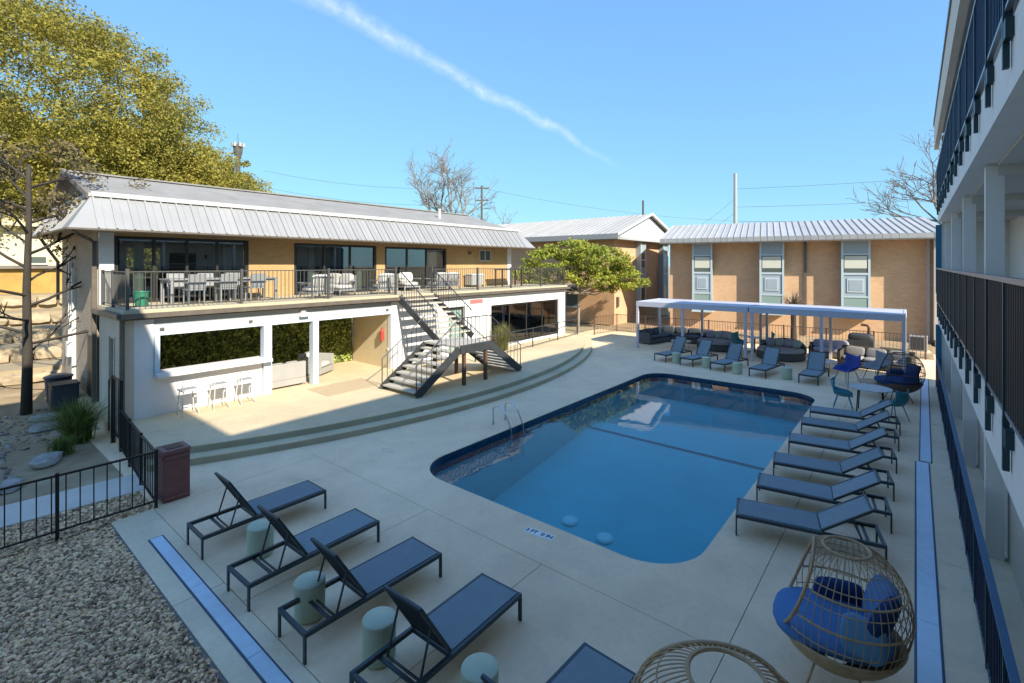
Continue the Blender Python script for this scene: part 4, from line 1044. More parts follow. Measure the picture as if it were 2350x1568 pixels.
# ================================================================ rattan egg chairs
def egg(name, label, loc, rz, seat='blue_cushion', wire='rattan', base='rattan', pil=('blue_cushion','navy_cushion','sky_cushion','navy_cushion')):
    t = thing(name, label, 'egg chair', loc, rz, 'rattan egg chairs')
    cz = 0.90; A, B, Hh = 0.62, 0.62, 0.62
    ax = Vector((0.95,0,0.26)).normalized(); cosop = math.cos(R(50))
    def P(th, ph):
        s_ = math.sin(th); z = math.cos(th)
        w = (1.0 - 0.05*z)*s_**0.78
        return Vector((A*w*math.cos(ph) - 0.05*z, B*w*math.sin(ph), cz + Hh*z))
    def D(th, ph): return Vector((math.sin(th)*math.cos(ph), math.sin(th)*math.sin(ph), math.cos(th)))
    def runs(pts):
        out, cur = [], []
        for d_, p_ in pts:
            if d_.dot(ax) < cosop: cur.append(p_)
            else:
                if len(cur) > 1: out.append(cur)
                cur = []
        if len(cur) > 1: out.append(cur)
        return out
    for k in range(52):
        ph = 2*math.pi*(k+0.5)/52
        for r_ in runs([(D(R(th),ph), P(R(th),ph)) for th in range(16,126,5)]): obj('wire', MB().tube(r_, 0.0045, 5), wire, t)
    for th, rad in ((16,0.015),(36,0.005),(54,0.006),(63,0.011),(72,0.005),(90,0.012),(108,0.006)):
        pts = [(D(R(th),2*math.pi*k/48), P(R(th),2*math.pi*k/48)) for k in range(0,49)]
        rr_ = runs(pts)
        if len(rr_) == 2: rr_ = [rr_[1] + rr_[0][1:]]
        for r_ in rr_: obj('hoop', MB().tube(r_, rad, 6), wire, t)
    # rim of the opening
    u = ax.cross(Vector((0,1,0))).normalized(); v = ax.cross(u); rim = []
    for k in range(48):
        a = 2*math.pi*k/48; d_ = ax*cosop + (u*math.cos(a)+v*math.sin(a))*math.sqrt(1-cosop**2)
        rim.append(P(math.acos(max(-1,min(1,d_.z))), math.atan2(d_.y,d_.x)))
    obj('rim', MB().tube(rim, 0.018, 8, closed=True), wire, t, smooth=True)
    # woven basket below
    bm = MB(); vs = []; fs = []; ths = [118,128,138,150,162,174]
    for th in ths: vs += [P(R(th),2*math.pi*k/40) for k in range(40)]
    for i in range(len(ths)-1): fs += [(i*40+k, i*40+(k+1) % 40, (i+1)*40+(k+1) % 40, (i+1)*40+k) for k in range(40)]
    bk = obj('basket', MB().add(vs, fs), base, t, smooth=True)
    sd = bk.modifiers.new('thick', 'SOLIDIFY'); sd.thickness = 0.025
    for k in range(4):
        a = R(45+90*k)
        obj('leg', MB().tube([(0.22*math.cos(a)+0.05,0.22*math.sin(a),0.36),(0.42*math.cos(a)+0.03,0.42*math.sin(a),0.0)], 0.016, 6, r2=0.013), base, t)
    obj('seat_cushion', MB().pillow((0.10,0,0.62), (1.12,1.02,0.22), e=0.75, n=12), seat, t, smooth=True)
    obj('pillow', MB().pillow((-0.34,0.22,0.93), (0.16,0.52,0.52), ry=R(-18), rz=R(-22)), pil[0], t, smooth=True)
    obj('pillow', MB().pillow((-0.36,-0.16,0.92), (0.16,0.50,0.50), ry=R(-20), rz=R(18)), pil[1], t, smooth=True)
    obj('pillow', MB().pillow((-0.18,0.40,0.82), (0.40,0.15,0.40), rx=R(16), rz=R(-12)), pil[2], t, smooth=True)
    obj('pillow', MB().pillow((0.02,-0.40,0.76), (0.52,0.16,0.34), rx=R(-20), rz=R(10)), pil[3], t, smooth=True)
    return t
e1 = egg('egg_chair', 'rattan egg chair with blue cushions beside the near right lounger', (-0.58,6.02,0), R(186), pil=('navy_cushion','blue_cushion','sky_cushion','navy_cushion'))
e1.scale = (0.94, 0.94, 0.94)
e2 = egg('egg_chair', 'rattan egg chair seen from above, cut off by the bottom edge', (-0.98,3.42,0), R(120), seat='white_cushion', pil=('white_cushion','white_cushion','white_cushion','white_cushion'))
egg('egg_chair', 'brown rattan egg chair with dark blue cushion near the far drain', (-0.35,19.75,0), R(195), seat='navy_cushion', wire='rattan_dark', base='rattan_dark', pil=('navy_cushion','navy_cushion','navy_cushion','navy_cushion'))

e2.scale = (1.12, 1.12, 1.06)

# ================================================================ chairs and tables
def shell_chair(name, label, m, legm, loc, rz, group=None, sz=1.0):
    t = thing(name, label, 'chair', loc, rz, group)
    vs = []; fs = []; nu_, nv_ = 9, 9
    for i in range(nu_):
        u = i/(nu_-1)                       # 0 front edge -> 1 back top
        if u < 0.5: x = 0.24-0.90*u; z = 0.45-0.05*math.sin(math.pi*u*2)
        else: x = -0.21-0.20*(u-0.5); z = 0.45+0.78*(u-0.5)
        for j in range(nv_):
            v = -1+2*j/(nv_-1); hw = 0.25 - 0.03*u
            lift = 0.16*abs(v)**2.5*(1 if u > 0.15 else u/0.15)*(1-0.6*max(0,u-0.5)*2)
            vs.append((x + 0.10*abs(v)**2*(u > 0.5)*(u-0.5)*2, v*hw, z+lift))
    for i in range(nu_-1): fs += [(i*nv_+j, i*nv_+j+1, (i+1)*nv_+j+1, (i+1)*nv_+j) for j in range(nv_-1)]
    s_ = obj('shell', MB().add([(a*sz,b*sz,c*sz) for a,b,c in vs], fs), m, t, smooth=True)
    sd = s_.modifiers.new('thick', 'SOLIDIFY'); sd.thickness = 0.02
    for a, b in ((1,1),(1,-1),(-1,1),(-1,-1)):
        obj('leg', MB().tube([(a*0.13*sz,b*0.15*sz,0.42*sz),(a*0.25*sz,b*0.24*sz,0)], 0.014, 6, r2=0.010), legm, t)
    return t
def round_table(name, label, loc, r, h, top, base, group=None, legs=0):
    t = thing(name, label, 'table', loc, 0, group)
    obj('table_top', MB().lathe([(r-0.02,h-0.03),(r,h-0.02),(r,h-0.006),(r-0.012,h)], 36), top, t)
    if legs:
        for k in range(legs):
            a = 2*math.pi*(k+0.5)/legs; obj('leg', MB().tube([(0.75*r*math.cos(a),0.75*r*math.sin(a),h-0.031),(0.85*r*math.cos(a),0.85*r*math.sin(a),0)], 0.018, 6), base, t)
    else:
        obj('pedestal', MB().lathe([(0.05,0.03),(0.035,0.1),(0.035,h-0.05),(0.12,h-0.031)], 14), base, t)
        obj('foot', MB().lathe([(0.30,0.0),(0.30,0.015),(0.10,0.03)], 24), base, t)
    return t
TC = (-0.98, 17.55, 0)
dt = round_table('dining_table', 'round pale dining table between the teal shell chairs', TC, 0.52, 0.74, 'table_grey', 'black_metal', legs=4)
for lab, a in (('teal shell chair on the left of the round dining table', 185), ('teal shell chair on the right of the round dining table', -35)):
    ar = R(a); shell_chair('shell_chair', lab, 'teal', 'teal', (TC[0]+0.66*math.cos(ar), TC[1]+0.66*math.sin(ar), 0), ar+math.pi, 'teal shell chairs')
shell_chair('shell_chair', 'royal blue lounge chair left of the brown cage chair', 'royal', 'pole_dark', (-1.85,21.0,0), R(235), sz=1.25)
shell_chair('shell_chair', 'grey shell chair beside the royal blue chair', 'grey_cushion', 'pole_dark', (-1.05,22.0,0), R(230), sz=1.3)
round_table('wire_table', 'low table with tan slatted top before the far egg chair', (-1.05,19.9,0), 0.42, 0.48, 'rattan', 'table_white', legs=3)

# seating below the pergola
def sofa(name, label, loc, rz, ln, dp, m, cm, nb, arms=(True,True), bh=0.72, group=None, pil=()):
    t = thing(name, label, 'sofa', loc, rz, group); sh = 0.26
    obj('base', MB().box(-ln/2,ln/2,-dp/2,dp/2,0.06,sh), m, t, bev=0.01)
    obj('back', MB().box(-ln/2,ln/2,dp/2-0.14,dp/2,sh+0.001,bh), m, t, bev=0.02)
    for s, on in ((-1,arms[0]),(1,arms[1])):
        if on: obj('arm', MB().box(min(s*ln/2,s*(ln/2-0.12)),max(s*ln/2,s*(ln/2-0.12)),-dp/2,dp/2-0.141,sh+0.001,bh-0.1), m, t, bev=0.02)
    w = (ln-0.26)/nb
    for i in range(nb):
        x = -ln/2+0.13+w*(i+0.5)
        obj('seat_cushion', MB().pillow((x,-0.06,sh+0.09),(w-0.01,dp-0.18,0.18),e=0.3), cm, t, smooth=True)
        obj('back_cushion', MB().pillow((x,dp/2-0.24,sh+0.34),(w-0.02,0.18,0.40),rx=R(-12),e=0.35), cm, t, smooth=True)
    for (x, mm) in pil: obj('pillow', MB().pillow((x,dp/2-0.36,sh+0.36),(0.42,0.14,0.38),rx=R(-18)), mm, t, smooth=True)
    for a in (-1,1):
        for b in (-1,1): obj('leg', MB().box(a*(ln/2-0.08)-0.025,a*(ln/2-0.08)+0.025,b*(dp/2-0.08)-0.025,b*(dp/2-0.08)+0.025,0,0.059), m, t)
    return t
sofa('sectional_sofa', 'long charcoal sofa at the back of the left pergola corner', (-9.75,27.1,0), R(-4), 3.3, 0.85, 'charcoal', 'charcoal', 4, (False,True))
sofa('sectional_sofa', 'charcoal sofa end running forward in the left pergola corner', (-11.1,25.9,0), R(76), 1.9, 0.8, 'charcoal', 'charcoal', 2, (True,False))
round_table('coffee_table', 'white coffee table before the charcoal corner sofa', (-9.3,25.0,0), 0.5, 0.38, 'table_white', 'table_white', legs=4)
def daybed(label, loc, rz):
    t = thing('round_daybed', label, 'daybed', loc, rz, 'round wicker daybeds')
    obj('base', MB().lathe([(0.98,0.04),(1.0,0.06),(1.0,0.30),(0.98,0.32)], 36), 'wicker', t)
    obj('mattress', MB().lathe([(0.90,0.321),(0.96,0.35),(0.97,0.43),(0.90,0.47),(0.3,0.475)], 36), 'grey_cushion', t, smooth=True)
    vs = []; fs = []; nk = 20
    for k in range(nk+1):
        a = R(10+160*k/nk); hgt = 0.36+0.46*math.sin(math.pi*k/nk)**0.7
        for r_, z in ((1.0,0.30),(1.04,hgt),(0.94,hgt),(0.92,0.30)): vs.append((r_*math.cos(a), r_*math.sin(a), z))
    for k in range(nk): fs += [(k*4+j, k*4+(j+1) % 4, (k+1)*4+(j+1) % 4, (k+1)*4+j) for j in range(4)]
    obj('back_wall', MB().add(vs, fs+[(3,2,1,0),(nk*4,nk*4+1,nk*4+2,nk*4+3)]), 'wicker', t)
    for i, (x, mm) in enumerate(((-0.55,'lavender'),(-0.18,'mint'),(0.2,'lavender'),(0.55,'mint'))):
        obj('pillow', MB().pillow((x,0.62-0.25*abs(x),0.66),(0.40,0.16,0.38),rx=R(-16),rz=R(-30*x)), mm, t, smooth=True)
    return t
daybed('round grey daybed with pillows in the middle of the pergola', (-4.75,25.2,0), R(-4))
daybed('round grey daybed with pillows left of the double pergola posts', (-7.75,25.9,0), R(-4))
shell_chair('shell_chair', 'teal chair left of the double pergola posts', 'teal', 'black_metal', (-6.55,25.3,0), R(-20), 'teal shell chairs', 1.15)
shell_chair('shell_chair', 'teal chair right of the double pergola posts', 'teal', 'black_metal', (-5.55,26.2,0), R(200), 'teal shell chairs', 1.15)
round_table('bistro_table', 'small bistro table with black base behind the pergola posts', (-6.1,26.3,0), 0.34, 0.72, 'table_white', 'black_metal')
sofa('wicker_sofa', 'brown wicker sofa under the right end of the pergola', (-1.25,25.2,0), R(-8), 2.5, 0.9, 'brown_wicker', 'grey_cushion', 3, (True,True), 0.8)
sofa('wicker_sofa', 'low brown wicker bench seat left of the brown wicker sofa', (-3.0,26.9,0), R(4), 1.7, 0.8, 'brown_wicker', 'lavender', 2, (True,False), 0.62)
round_table('coffee_table', 'round white coffee table before the brown wicker sofa', (-2.9,23.3,0), 0.55, 0.42, 'table_white', 'table_white', legs=3)
bq = thing('covered_grill', 'dark grill with bent flue pipe behind the wicker sofa', 'grill', (-1.9,27.6,0))
ow('body', MB().box(-2.4,-1.4,27.3,27.9,0.05,0.85), 'ac_dark', bq, bev=0.03)
ow('lid', MB().pillow((-1.9,27.6,0.95),(1.0,0.6,0.4),e=0.4), 'ac_dark', bq, smooth=True)
ow('flue', MB().tube([(-1.6,27.6,1.05),(-1.6,27.6,1.42),(-1.66,27.6,1.52),(-1.9,27.6,1.55)],0.06,8), 'copper', bq)
acu = thing('condenser_unit', 'grey air conditioner unit at the right end of the brick house', 'air conditioner', (0.15,31.2,0))
ow('case', MB().box(-0.2,0.5,30.9,31.5,0.08,0.85), 'ac_grey', acu, bev=0.02)
ow('grille', MB().box(-0.14,0.36,30.885,30.899,0.16,0.78), 'ac_dark', acu)
ow('fan_guard', MB().lathe([(0.26,0.851),(0.26,0.87),(0.05,0.88)],20,(0.15,31.2,0)), 'ac_dark', acu)
ow('pad', MB().box(-0.3,0.6,30.8,31.6,0.0,0.079), 'concrete', acu)

# pool ladder rails
lad = thing('pool_ladder', 'chrome pool ladder with bent rails on the left pool edge', 'ladder', (-8.3,10.05,0))
for y in (9.82, 10.32):
    ow('rail', MB().tube([(-8.75,y,0.0),(-8.75,y,0.40),(-8.70,y,0.49),(-8.58,y,0.53),(-8.42,y,0.49),(-8.30,y,0.34),(-8.13,y,0.0),(-8.10,y,-0.2),(-8.10,y,-0.8)], 0.021, 8), 'chrome', lad, smooth=True)
for z in (-0.28,-0.55): ow('step', MB().box(-8.14,-8.05,9.84,10.30,z-0.02,z), 'chrome', lad)

# litter bin
lb = thing('litter_bin', 'square red brown litter bin at the fence corner', 'bin', (-10.6,2.99,0))
ow('body', MB().box(-10.82,-10.40,2.78,3.2,0.0,0.86), 'rust_brown', lb, bev=0.012)
ow('hood', MB().box(-10.83,-10.39,2.77,3.21,0.862,0.93), 'rust_frame', lb, bev=0.01)
ow('slot', MB().box(-10.74,-10.48,2.86,3.12,0.931,0.94), 'black_metal', lb)
for (a, b, c, d) in ((-10.80,-10.42,2.755,2.778),(-10.398,-10.378,2.8,3.18)):
    ow('panel_frame', MB().box(a,b,c,d,0.06,0.10), 'rust_frame', lb); ow('panel_frame', MB().box(a,b,c,d,0.78,0.82), 'rust_frame', lb)
# fences by the gravel and along the steps
railing('black metal fence crossing the gravel to the corner post', [(-10.42,-0.9),(-10.36,2.66)], 0.0, 0.99, [(-10.40,0.05,1.0),(-10.385,1.37,1.03),(-10.36,2.66,1.03)], 0.165, 'black_metal', 0.045, name='garden_fence', cat='fence', bot=0.12)
railing('black metal fence along the left end of the patio steps', [(-10.36,2.66),(-11.64,2.74),(-14.1,2.94)], 0.0, 0.98, [(-11.64,2.74,1.02),(-12.9,2.84,1.02),(-14.1,2.94,1.02)], 0.13, 'black_metal', 0.05, name='garden_fence', cat='fence', bot=0.1)
gate = thing('garden_gate', 'tall black metal gate frame beside the clubhouse corner', 'gate', (-14.5,2.96,0))
for x in (-14.2,-14.95): ow('post', MB().box(x-0.035,x+0.035,2.93,3.0,0.0,1.62), 'black_metal', gate)
ow('rail', MB().bar((-14.2,2.965,1.6),(-14.95,2.965,1.6),0.035), 'black_metal', gate); ow('rail', MB().bar((-14.2,2.965,0.25),(-14.95,2.965,0.25),0.03), 'black_metal', gate)
ow('handrail', MB().tube([(-14.95,2.97,1.6),(-15.35,2.97,1.45),(-15.35,2.97,0.2)],0.018,6), 'black_metal', gate)
for i in range(1,6): ow('picket', MB().box(-14.2-0.125*i-0.007,-14.2-0.125*i+0.007,2.958,2.972,0.25,1.59), 'black_metal', gate)

# bar stools, alcove sofa and table
def stool(label, y):
    t = thing('bar_stool', label, 'stool', (-14.95,y,0.3), 0, 'white bar stools at the counter')
    for a, b in ((-0.17,-0.17),(0.17,-0.17),(-0.17,0.17),(0.17,0.17)):
        obj('leg', MB().tube([(a*0.9,b*0.9,0.66),(a*1.15,b*1.15,0)],0.014,6), 'table_white', t)
    obj('seat', MB().box(-0.2,0.2,-0.2,0.2,0.66,0.70), 'table_white', t, bev=0.01)
    for z in (0.82,0.93): obj('back_slat', MB().bar((0.2,-0.19,z),(0.2,0.19,z),0.02,0.05), 'table_white', t)
    for b in (-0.19,0.19): obj('back_post', MB().bar((0.19,b,0.66),(0.21,b,0.97),0.022), 'table_white', t)
    obj('foot_rest', MB().bar((0.19,-0.19,0.25),(0.19,0.19,0.25),0.02), 'table_white', t)
stool('white bar stool at the left end of the counter', 4.55); stool('white bar stool in the middle of the counter', 5.3); stool('white bar stool nearest the blue pillar', 6.0)
sofa('alcove_sofa', 'pale sofa toned grey for shade, its back turned between the two alcove pillars', (-16.15,7.62,0.3), R(-90), 1.25, 0.8, 'sofa_shade_grey', 'sofa_shade_grey', 2, bh=0.78)
sofa('alcove_sofa', 'pale armchair right of the second alcove pillar', (-17.0,9.3,0.3), R(120), 0.95, 0.85, 'sofa_shade_grey', 'white_cushion', 1, bh=0.78)
round_table('alcove_table', 'brown coffee table inside the alcove', (-17.4,8.3,0.3), 0.4, 0.42, 'copper', 'copper', legs=4)
# things behind the shop window
for i, (y, lab) in enumerate(((19.2,'white panel leaning behind the shop window, left one'),(20.3,'white panel leaning behind the shop window, middle one'),(21.3,'white panel leaning behind the shop window, right one'))):
    t = thing('white_panel', lab, 'panel', (-16.5,y,0.31), 0)
    obj('sheet', MB().cbox((0,0,0.72),(0.05,0.8,1.4),ry=R(-8)), 'room_light', t); obj('foot', MB().box(-0.15,0.25,-0.3,0.3,0,0.03), 'dark_frame', t)

# terrace furniture
def tchair(label, loc, rz, m='grey_frame'):
    t = thing('terrace_chair', label, 'chair', loc, rz, 'grey terrace dining chairs')
    obj('seat', MB().box(-0.23,0.23,-0.23,0.23,0.42,0.46), m, t)
    obj('backrest', MB().cbox((-0.25,0,0.68),(0.03,0.46,0.42),ry=R(-8)), m, t)
    for a, b in ((-0.2,-0.2),(0.2,-0.2),(-0.2,0.2),(0.2,0.2)): obj('leg', MB().box(a-0.018,a+0.018,b-0.018,b+0.018,0,0.419), m, t)
    for b in (-0.22,0.22): obj('arm', MB().box(-0.22,0.2,b-0.02,b+0.02,0.64,0.67), m, t)
tt_ = thing('terrace_table', 'long grey dining table on the terrace', 'table', (-16.95,6.1,ZT))
obj('table_top', MB().box(-0.5,0.5,-1.55,1.55,0.71,0.75), 'grey_frame', tt_)
for a in (-0.45,0.45):
    for b in (-1.48,1.48): obj('leg', MB().box(a-0.04,a+0.04,b-0.04,b+0.04,0,0.709), 'grey_frame', tt_)
obj('apron', MB().box(-0.42,0.42,-1.45,1.45,0.62,0.708), 'grey_frame', tt_)
for i, (y, w_) in enumerate(((5.1,'first'),(5.95,'second'),(6.8,'third'))):
    tchair('grey dining chair on the rail side of the terrace table, %s from left' % w_, (-16.25,y,ZT), R(180))
    tchair('grey dining chair on the wall side of the terrace table, %s from left' % w_, (-17.65,y,ZT), 0)
def tlounge(label, loc, rz, ln):
    t = thing('terrace_sofa', label, 'sofa', loc, rz, 'white cushioned terrace seats'); n_ = max(1, round(ln/0.7))
    obj('frame', MB().box(-ln/2,ln/2,-0.38,0.38,0.16,0.22), 'grey_frame', t)
    sm = MB().box(-0.012,0.012,-0.012,0.012,0,0.5).mesh('slat'); sm.materials.append(MATS['grey_frame'])
    k = int(ln/0.09)
    for i in range(k+1): obj('slat', sm, None, t, (-ln/2+0.012+(ln-0.024)*i/k,0.37,0.22))
    obj('top_rail', MB().box(-ln/2,ln/2,0.35,0.39,0.721,0.75), 'grey_frame', t)
    for s in (-1,1):
        obj('arm', MB().box(s*ln/2-0.03,s*ln/2+0.03,-0.38,0.349,0.52,0.56), 'grey_frame', t)
        for y in (-0.35,0.33): obj('leg', MB().box(s*(ln/2-0.03)-0.025,s*(ln/2-0.03)+0.025,y-0.025,y+0.025,0,0.159), 'grey_frame', t)
    w = (ln-0.08)/n_
    for i in range(n_):
        x = -ln/2+0.04+w*(i+0.5)
        obj('seat_cushion', MB().pillow((x,-0.03,0.31),(w-0.02,0.68,0.17),e=0.3), 'white_cushion', t, smooth=True)
        obj('back_cushion', MB().pillow((x,0.25,0.60),(w-0.02,0.18,0.46),rx=R(-10),e=0.35), 'white_cushion', t, smooth=True)
tlounge('white cushioned terrace armchair backing onto the rail, nearest the dining table', (-16.2,8.85,ZT), R(-82), 0.85)
tlounge('white cushioned terrace sofa against the middle glass doors', (-17.6,10.4,ZT), R(5), 1.6)
tlounge('white cushioned terrace armchair left of the stair head', (-16.5,11.9,ZT), R(-100), 0.85)
tlounge('white cushioned terrace armchair against the right glass doors', (-17.6,14.0,ZT), R(80), 0.8)
tlounge('white cushioned terrace sofa right of the stair head', (-16.7,15.3,ZT), R(-90), 1.5)
tag(obj('planter_bin', MB().lathe([(0.13,0.0),(0.15,0.03),(0.17,0.38),(0.185,0.40),(0.17,0.42),(0.15,0.36)],18), 'green_bin', None, (-16.7,3.95,ZT)), 'green tub at the left corner of the terrace', 'tub')
for lab, y in (('flat grey cooler box on the terrace below the wall lamp', 18.6),):
    t = thing('cooler_box', lab, 'box', (-17.9,y,ZT)); obj('body', MB().box(-0.25,0.25,-0.45,0.45,0.1,0.62), 'ac_grey', t, bev=0.02); obj('lid', MB().box(-0.27,0.27,-0.47,0.47,0.621,0.69), 'blue_white', t, bev=0.02)
    for a in (-0.2,0.2):
        for b in (-0.4,0.4): obj('leg', MB().box(a-0.03,a+0.03,b-0.03,b+0.03,0,0.099), 'ac_dark', t)
t = thing('bar_table', 'dark counter table near the right end of the terrace', 'table', (-17.2,20.6,ZT))
obj('table_top', MB().box(-0.3,0.3,-0.9,0.9,0.88,0.93), 'dark_frame', t)
for a in (-0.24,0.24):
    for b in (-0.82,0.82): obj('leg', MB().box(a-0.03,a+0.03,b-0.03,b+0.03,0,0.879), 'dark_frame', t)

# ================================================================ planting
def blades(name, c, n_, ln, spread, seed, w=0.012):
    rg = np.random.default_rng(seed); V = []; F = []
    for i in range(n_):
        a = rg.uniform(0,2*np.pi); lean = rg.uniform(0.1,1.0)*spread; l_ = ln*rg.uniform(0.6,1.1); bx, by = rg.normal(size=2)*0.09
        d = np.array([np.cos(a),np.sin(a)]); s = np.array([-d[1],d[0]])*w*rg.uniform(0.7,1.5); k = len(V)
        for f in (0,0.35,0.7,1.0):
            r_ = lean*l_*f**1.5; z = l_*f*(1-0.45*lean*f*f); ww = (1-f)*0.9+0.1
            p = np.array([c[0]+bx+d[0]*r_, c[1]+by+d[1]*r_]); V += [(p[0]-s[0]*ww,p[1]-s[1]*ww,c[2]+z),(p[0]+s[0]*ww,p[1]+s[1]*ww,c[2]+z)]
        F += [(k,k+1,k+3,k+2),(k+2,k+3,k+5,k+4),(k+4,k+5,k+7,k+6)]
    return arr_mesh(name, V, F)
def grass(label, loc, n_, ln, spread, seed, m='grass_green', w=0.012):
    t = thing('grass_clump', label, 'grass clump', loc)
    obj('blades', blades('blades', (0,0,0), n_, ln, spread, seed, w), m, t)
    obj('root_crown', MB().lathe([(0.16,-0.02),(0.14,0.06),(0.05,0.12)],10), 'frond_dead', t)
grass('large green ornamental grass clump by the clubhouse corner', (-15.7,2.45,0), 900, 1.15, 0.95, 21)
grass('small bright green grass tuft in front of the large clump', (-14.95,2.05,0), 260, 0.5, 0.9, 22)
grass('tall feathery yellow green grass beside the shop window', (-14.9,17.4,0.3), 650, 1.35, 0.75, 23, 'grass_dry')
grass('low green tuft behind the fence at the left edge', (-13.1,0.55,0), 160, 0.4, 0.9, 24)
def boulder(label, loc, sx, sy, sz, seed, m='rock'):
    rr_ = random.Random(seed); mb = MB().pillow((0,0,0),(sx,sy,sz),n=5,e=0.6); mb.v = [(a+rr_.uniform(-1,1)*0.06*sx,b+rr_.uniform(-1,1)*0.06*sy,c+rr_.uniform(-1,1)*0.08*sz) for a,b,c in mb.v]
    return tag(obj('garden_rock', mb, m, None, loc, (0,0,rr_.uniform(0,3))), label, 'rock', 'flat rocks in the garden bed')
boulder('flat pale garden rock before the large grass clump', (-14.5,1.75,0.08), 0.75, 0.42, 0.22, 1)
boulder('second flat garden rock left of the grass clump', (-17.5,2.1,0.06), 0.7, 0.4, 0.2, 2)
boulder('small garden rock close to the tree trunk', (-18.7,2.2,0.05), 0.6, 0.35, 0.2, 3)
boulder('low garden rock behind the fence next to the path', (-13.4,1.1,0.05), 0.5, 0.35, 0.18, 4)

def limb(mb, p, d, ln, r, depth, rg, tips, droop=0.0, kids=3, spread=0.75, shrink=0.66, segs=4, minr=0.006):
    pts = [p]; q = p.copy(); dd = d.copy()
    for i in range(segs):
        dd = (dd + Vector((rg.gauss(0,0.12),rg.gauss(0,0.12),rg.gauss(0,0.08)-droop))).normalized(); q = q + dd*ln/segs; pts.append(q.copy())
    mb.tube(pts, r, 7 if r > 0.05 else 4, r2=max(minr, r*0.62))
    if depth == 0: tips.append(q); return
    for k in range(kids):
        f = rg.uniform(0.45,1.0); i = min(segs, max(1,int(f*segs+0.5))); s_ = pts[i]
        nd = (dd + Vector((rg.gauss(0,spread),rg.gauss(0,spread),rg.gauss(0.12,spread*0.6)))).normalized()
        limb(mb, s_, nd, ln*shrink*rg.uniform(0.75,1.15), max(minr, r*0.58), depth-1, rg, tips, droop, kids, spread, shrink, max(2,segs-1), minr)
def leafy(name, label, loc, top, crown, clumps, per, size, m, seed, trunk_r=0.35, bark='bark', flat=0.75, cr=None):
    """crown: list of ellipsoids (x,y,z,rx,ry,rz) in world"""
    rg = random.Random(seed); t = thing(name, label, 'tree', loc); tips = []; tr = MB()
    base = Vector((0,0,0)); zc = crown[0][2]*0.55
    tr.tube([(0,0,-0.1),(0.05,0.03,zc*0.5),(0.0,0.1,zc)], trunk_r, 9, r2=trunk_r*0.65)
    obj('trunk', tr, bark, t)
    br = MB()
    cl = []
    tot = sum(e[3]*e[4] + e[4]*e[5] + e[3]*e[5] for e in crown)
    for e in crown:
        nc = int(clumps*(e[3]*e[4]+e[4]*e[5]+e[3]*e[5])/tot)
        tgt = Vector((e[0],e[1],e[2]))-Vector(loc)
        br.tube([(0,0.1,zc),(tgt*0.55+Vector((0,0,zc*0.3)))[:], tgt[:]], trunk_r*0.5, 6, r2=trunk_r*0.12)
        for i in range(nc):
            u = Vector((rg.gauss(0,1),rg.gauss(0,1),rg.gauss(0,1))).normalized(); f = rg.uniform(0.62,1.0)**0.6*rg.uniform(0.9,1.06)
            if rg.random() < 0.12: f *= 1.08
            cl.append((e[0]+u.x*e[3]*f-loc[0], e[1]+u.y*e[4]*f-loc[1], e[2]+u.z*e[5]*f-loc[2], (cr or e[5]*0.145)*rg.uniform(0.7,1.3)))
    obj('branches', br, bark, t)
    o = obj('crown', leaves('crown', cl, per, size, seed, flat), m, t); o['kind'] = 'stuff'
    return t
leafy('live_oak', 'huge olive green live oak behind the clubhouse at far left', (-42.0,4.5,0), 20, [(-42,4.5,12.2,9.5,9.2,8.0),(-41,8.5,8.5,7.5,7.5,5.5),(-46,0,9,8,7,7),(-39,10.6,7.2,4.6,4.6,4.0)], 2900, 160, 0.09, 'leaf_olive', 31, 0.6, cr=0.95)
leafy('live_oak', 'olive green oak left of the antenna mast, above the roof', (-41.5,15.4,0), 12, [(-42,15.2,8.2,3.4,3.6,4.4),(-41.5,13.6,7.6,3.2,3.2,3.4),(-41,17.2,7.0,2.6,2.6,3.0)], 650, 140, 0.09, 'leaf_olive', 32, 0.4, cr=0.62)
leafy('cedar_elm', 'bright green spreading tree between the clubhouse and brick house', (-17.0,27.4,0), 6, [(-18.4,26.0,4.4,1.7,1.7,0.9),(-16.0,28.2,4.6,2.0,1.9,0.9),(-17.2,27.2,5.2,2.2,2.0,0.75),(-14.4,29.2,3.4,1.3,1.3,0.6),(-16.4,27.8,3.5,2.0,1.7,0.7),(-19.3,25.2,3.7,1.2,1.2,0.7),(-15.2,28.6,4.0,1.5,1.5,0.8),(-18.9,25.8,3.1,1.2,1.2,0.5),(-15.4,28.9,2.9,1.0,1.0,0.4)], 380, 90, 0.075, 'leaf_green', 33, 0.11, 'bark_pale', 0.55, cr=0.38)
# young tree with bare limbs at the left edge
ft = thing('young_tree', 'thin dark trunked tree with bare low limbs at left edge', 'tree', (-19.8,1.95,0)); tr = MB()
tr.tube([(0,0,-0.1),(0.0,0.03,1.6),(-0.1,0.02,3.6),(-0.05,0.06,5.4),(0.05,0.05,7.2)], 0.135, 9, r2=0.05); obj('trunk', tr, 'bark', ft, smooth=True)
rg_ = random.Random(4); br = MB(); tips = []
for z, a, ln in ((1.7,160,2.2),(2.0,70,2.2),(2.3,-110,2.6),(2.7,-20,1.9),(3.1,100,2.2),(3.4,-60,2.2),(3.8,150,2.3),(4.2,-120,2.2),(4.6,70,1.6),(4.9,-160,1.9),(5.2,-30,1.6),(5.5,110,1.5),(5.9,-100,1.6),(6.2,170,1.5),(6.5,60,1.1),(6.8,-140,1.3)):
    limb(br, Vector((-0.05,0.04,z)), Vector((math.cos(R(a)),math.sin(R(a)),0.28 if z < 4 else 0.5)).normalized(), ln, 0.045, 2, rg_, tips, 0.0, 3, 0.5)
obj('branches', br, 'bark', ft)
cl = [(p.x,p.y,p.z,0.38) for p in tips if p.z > 4.4]
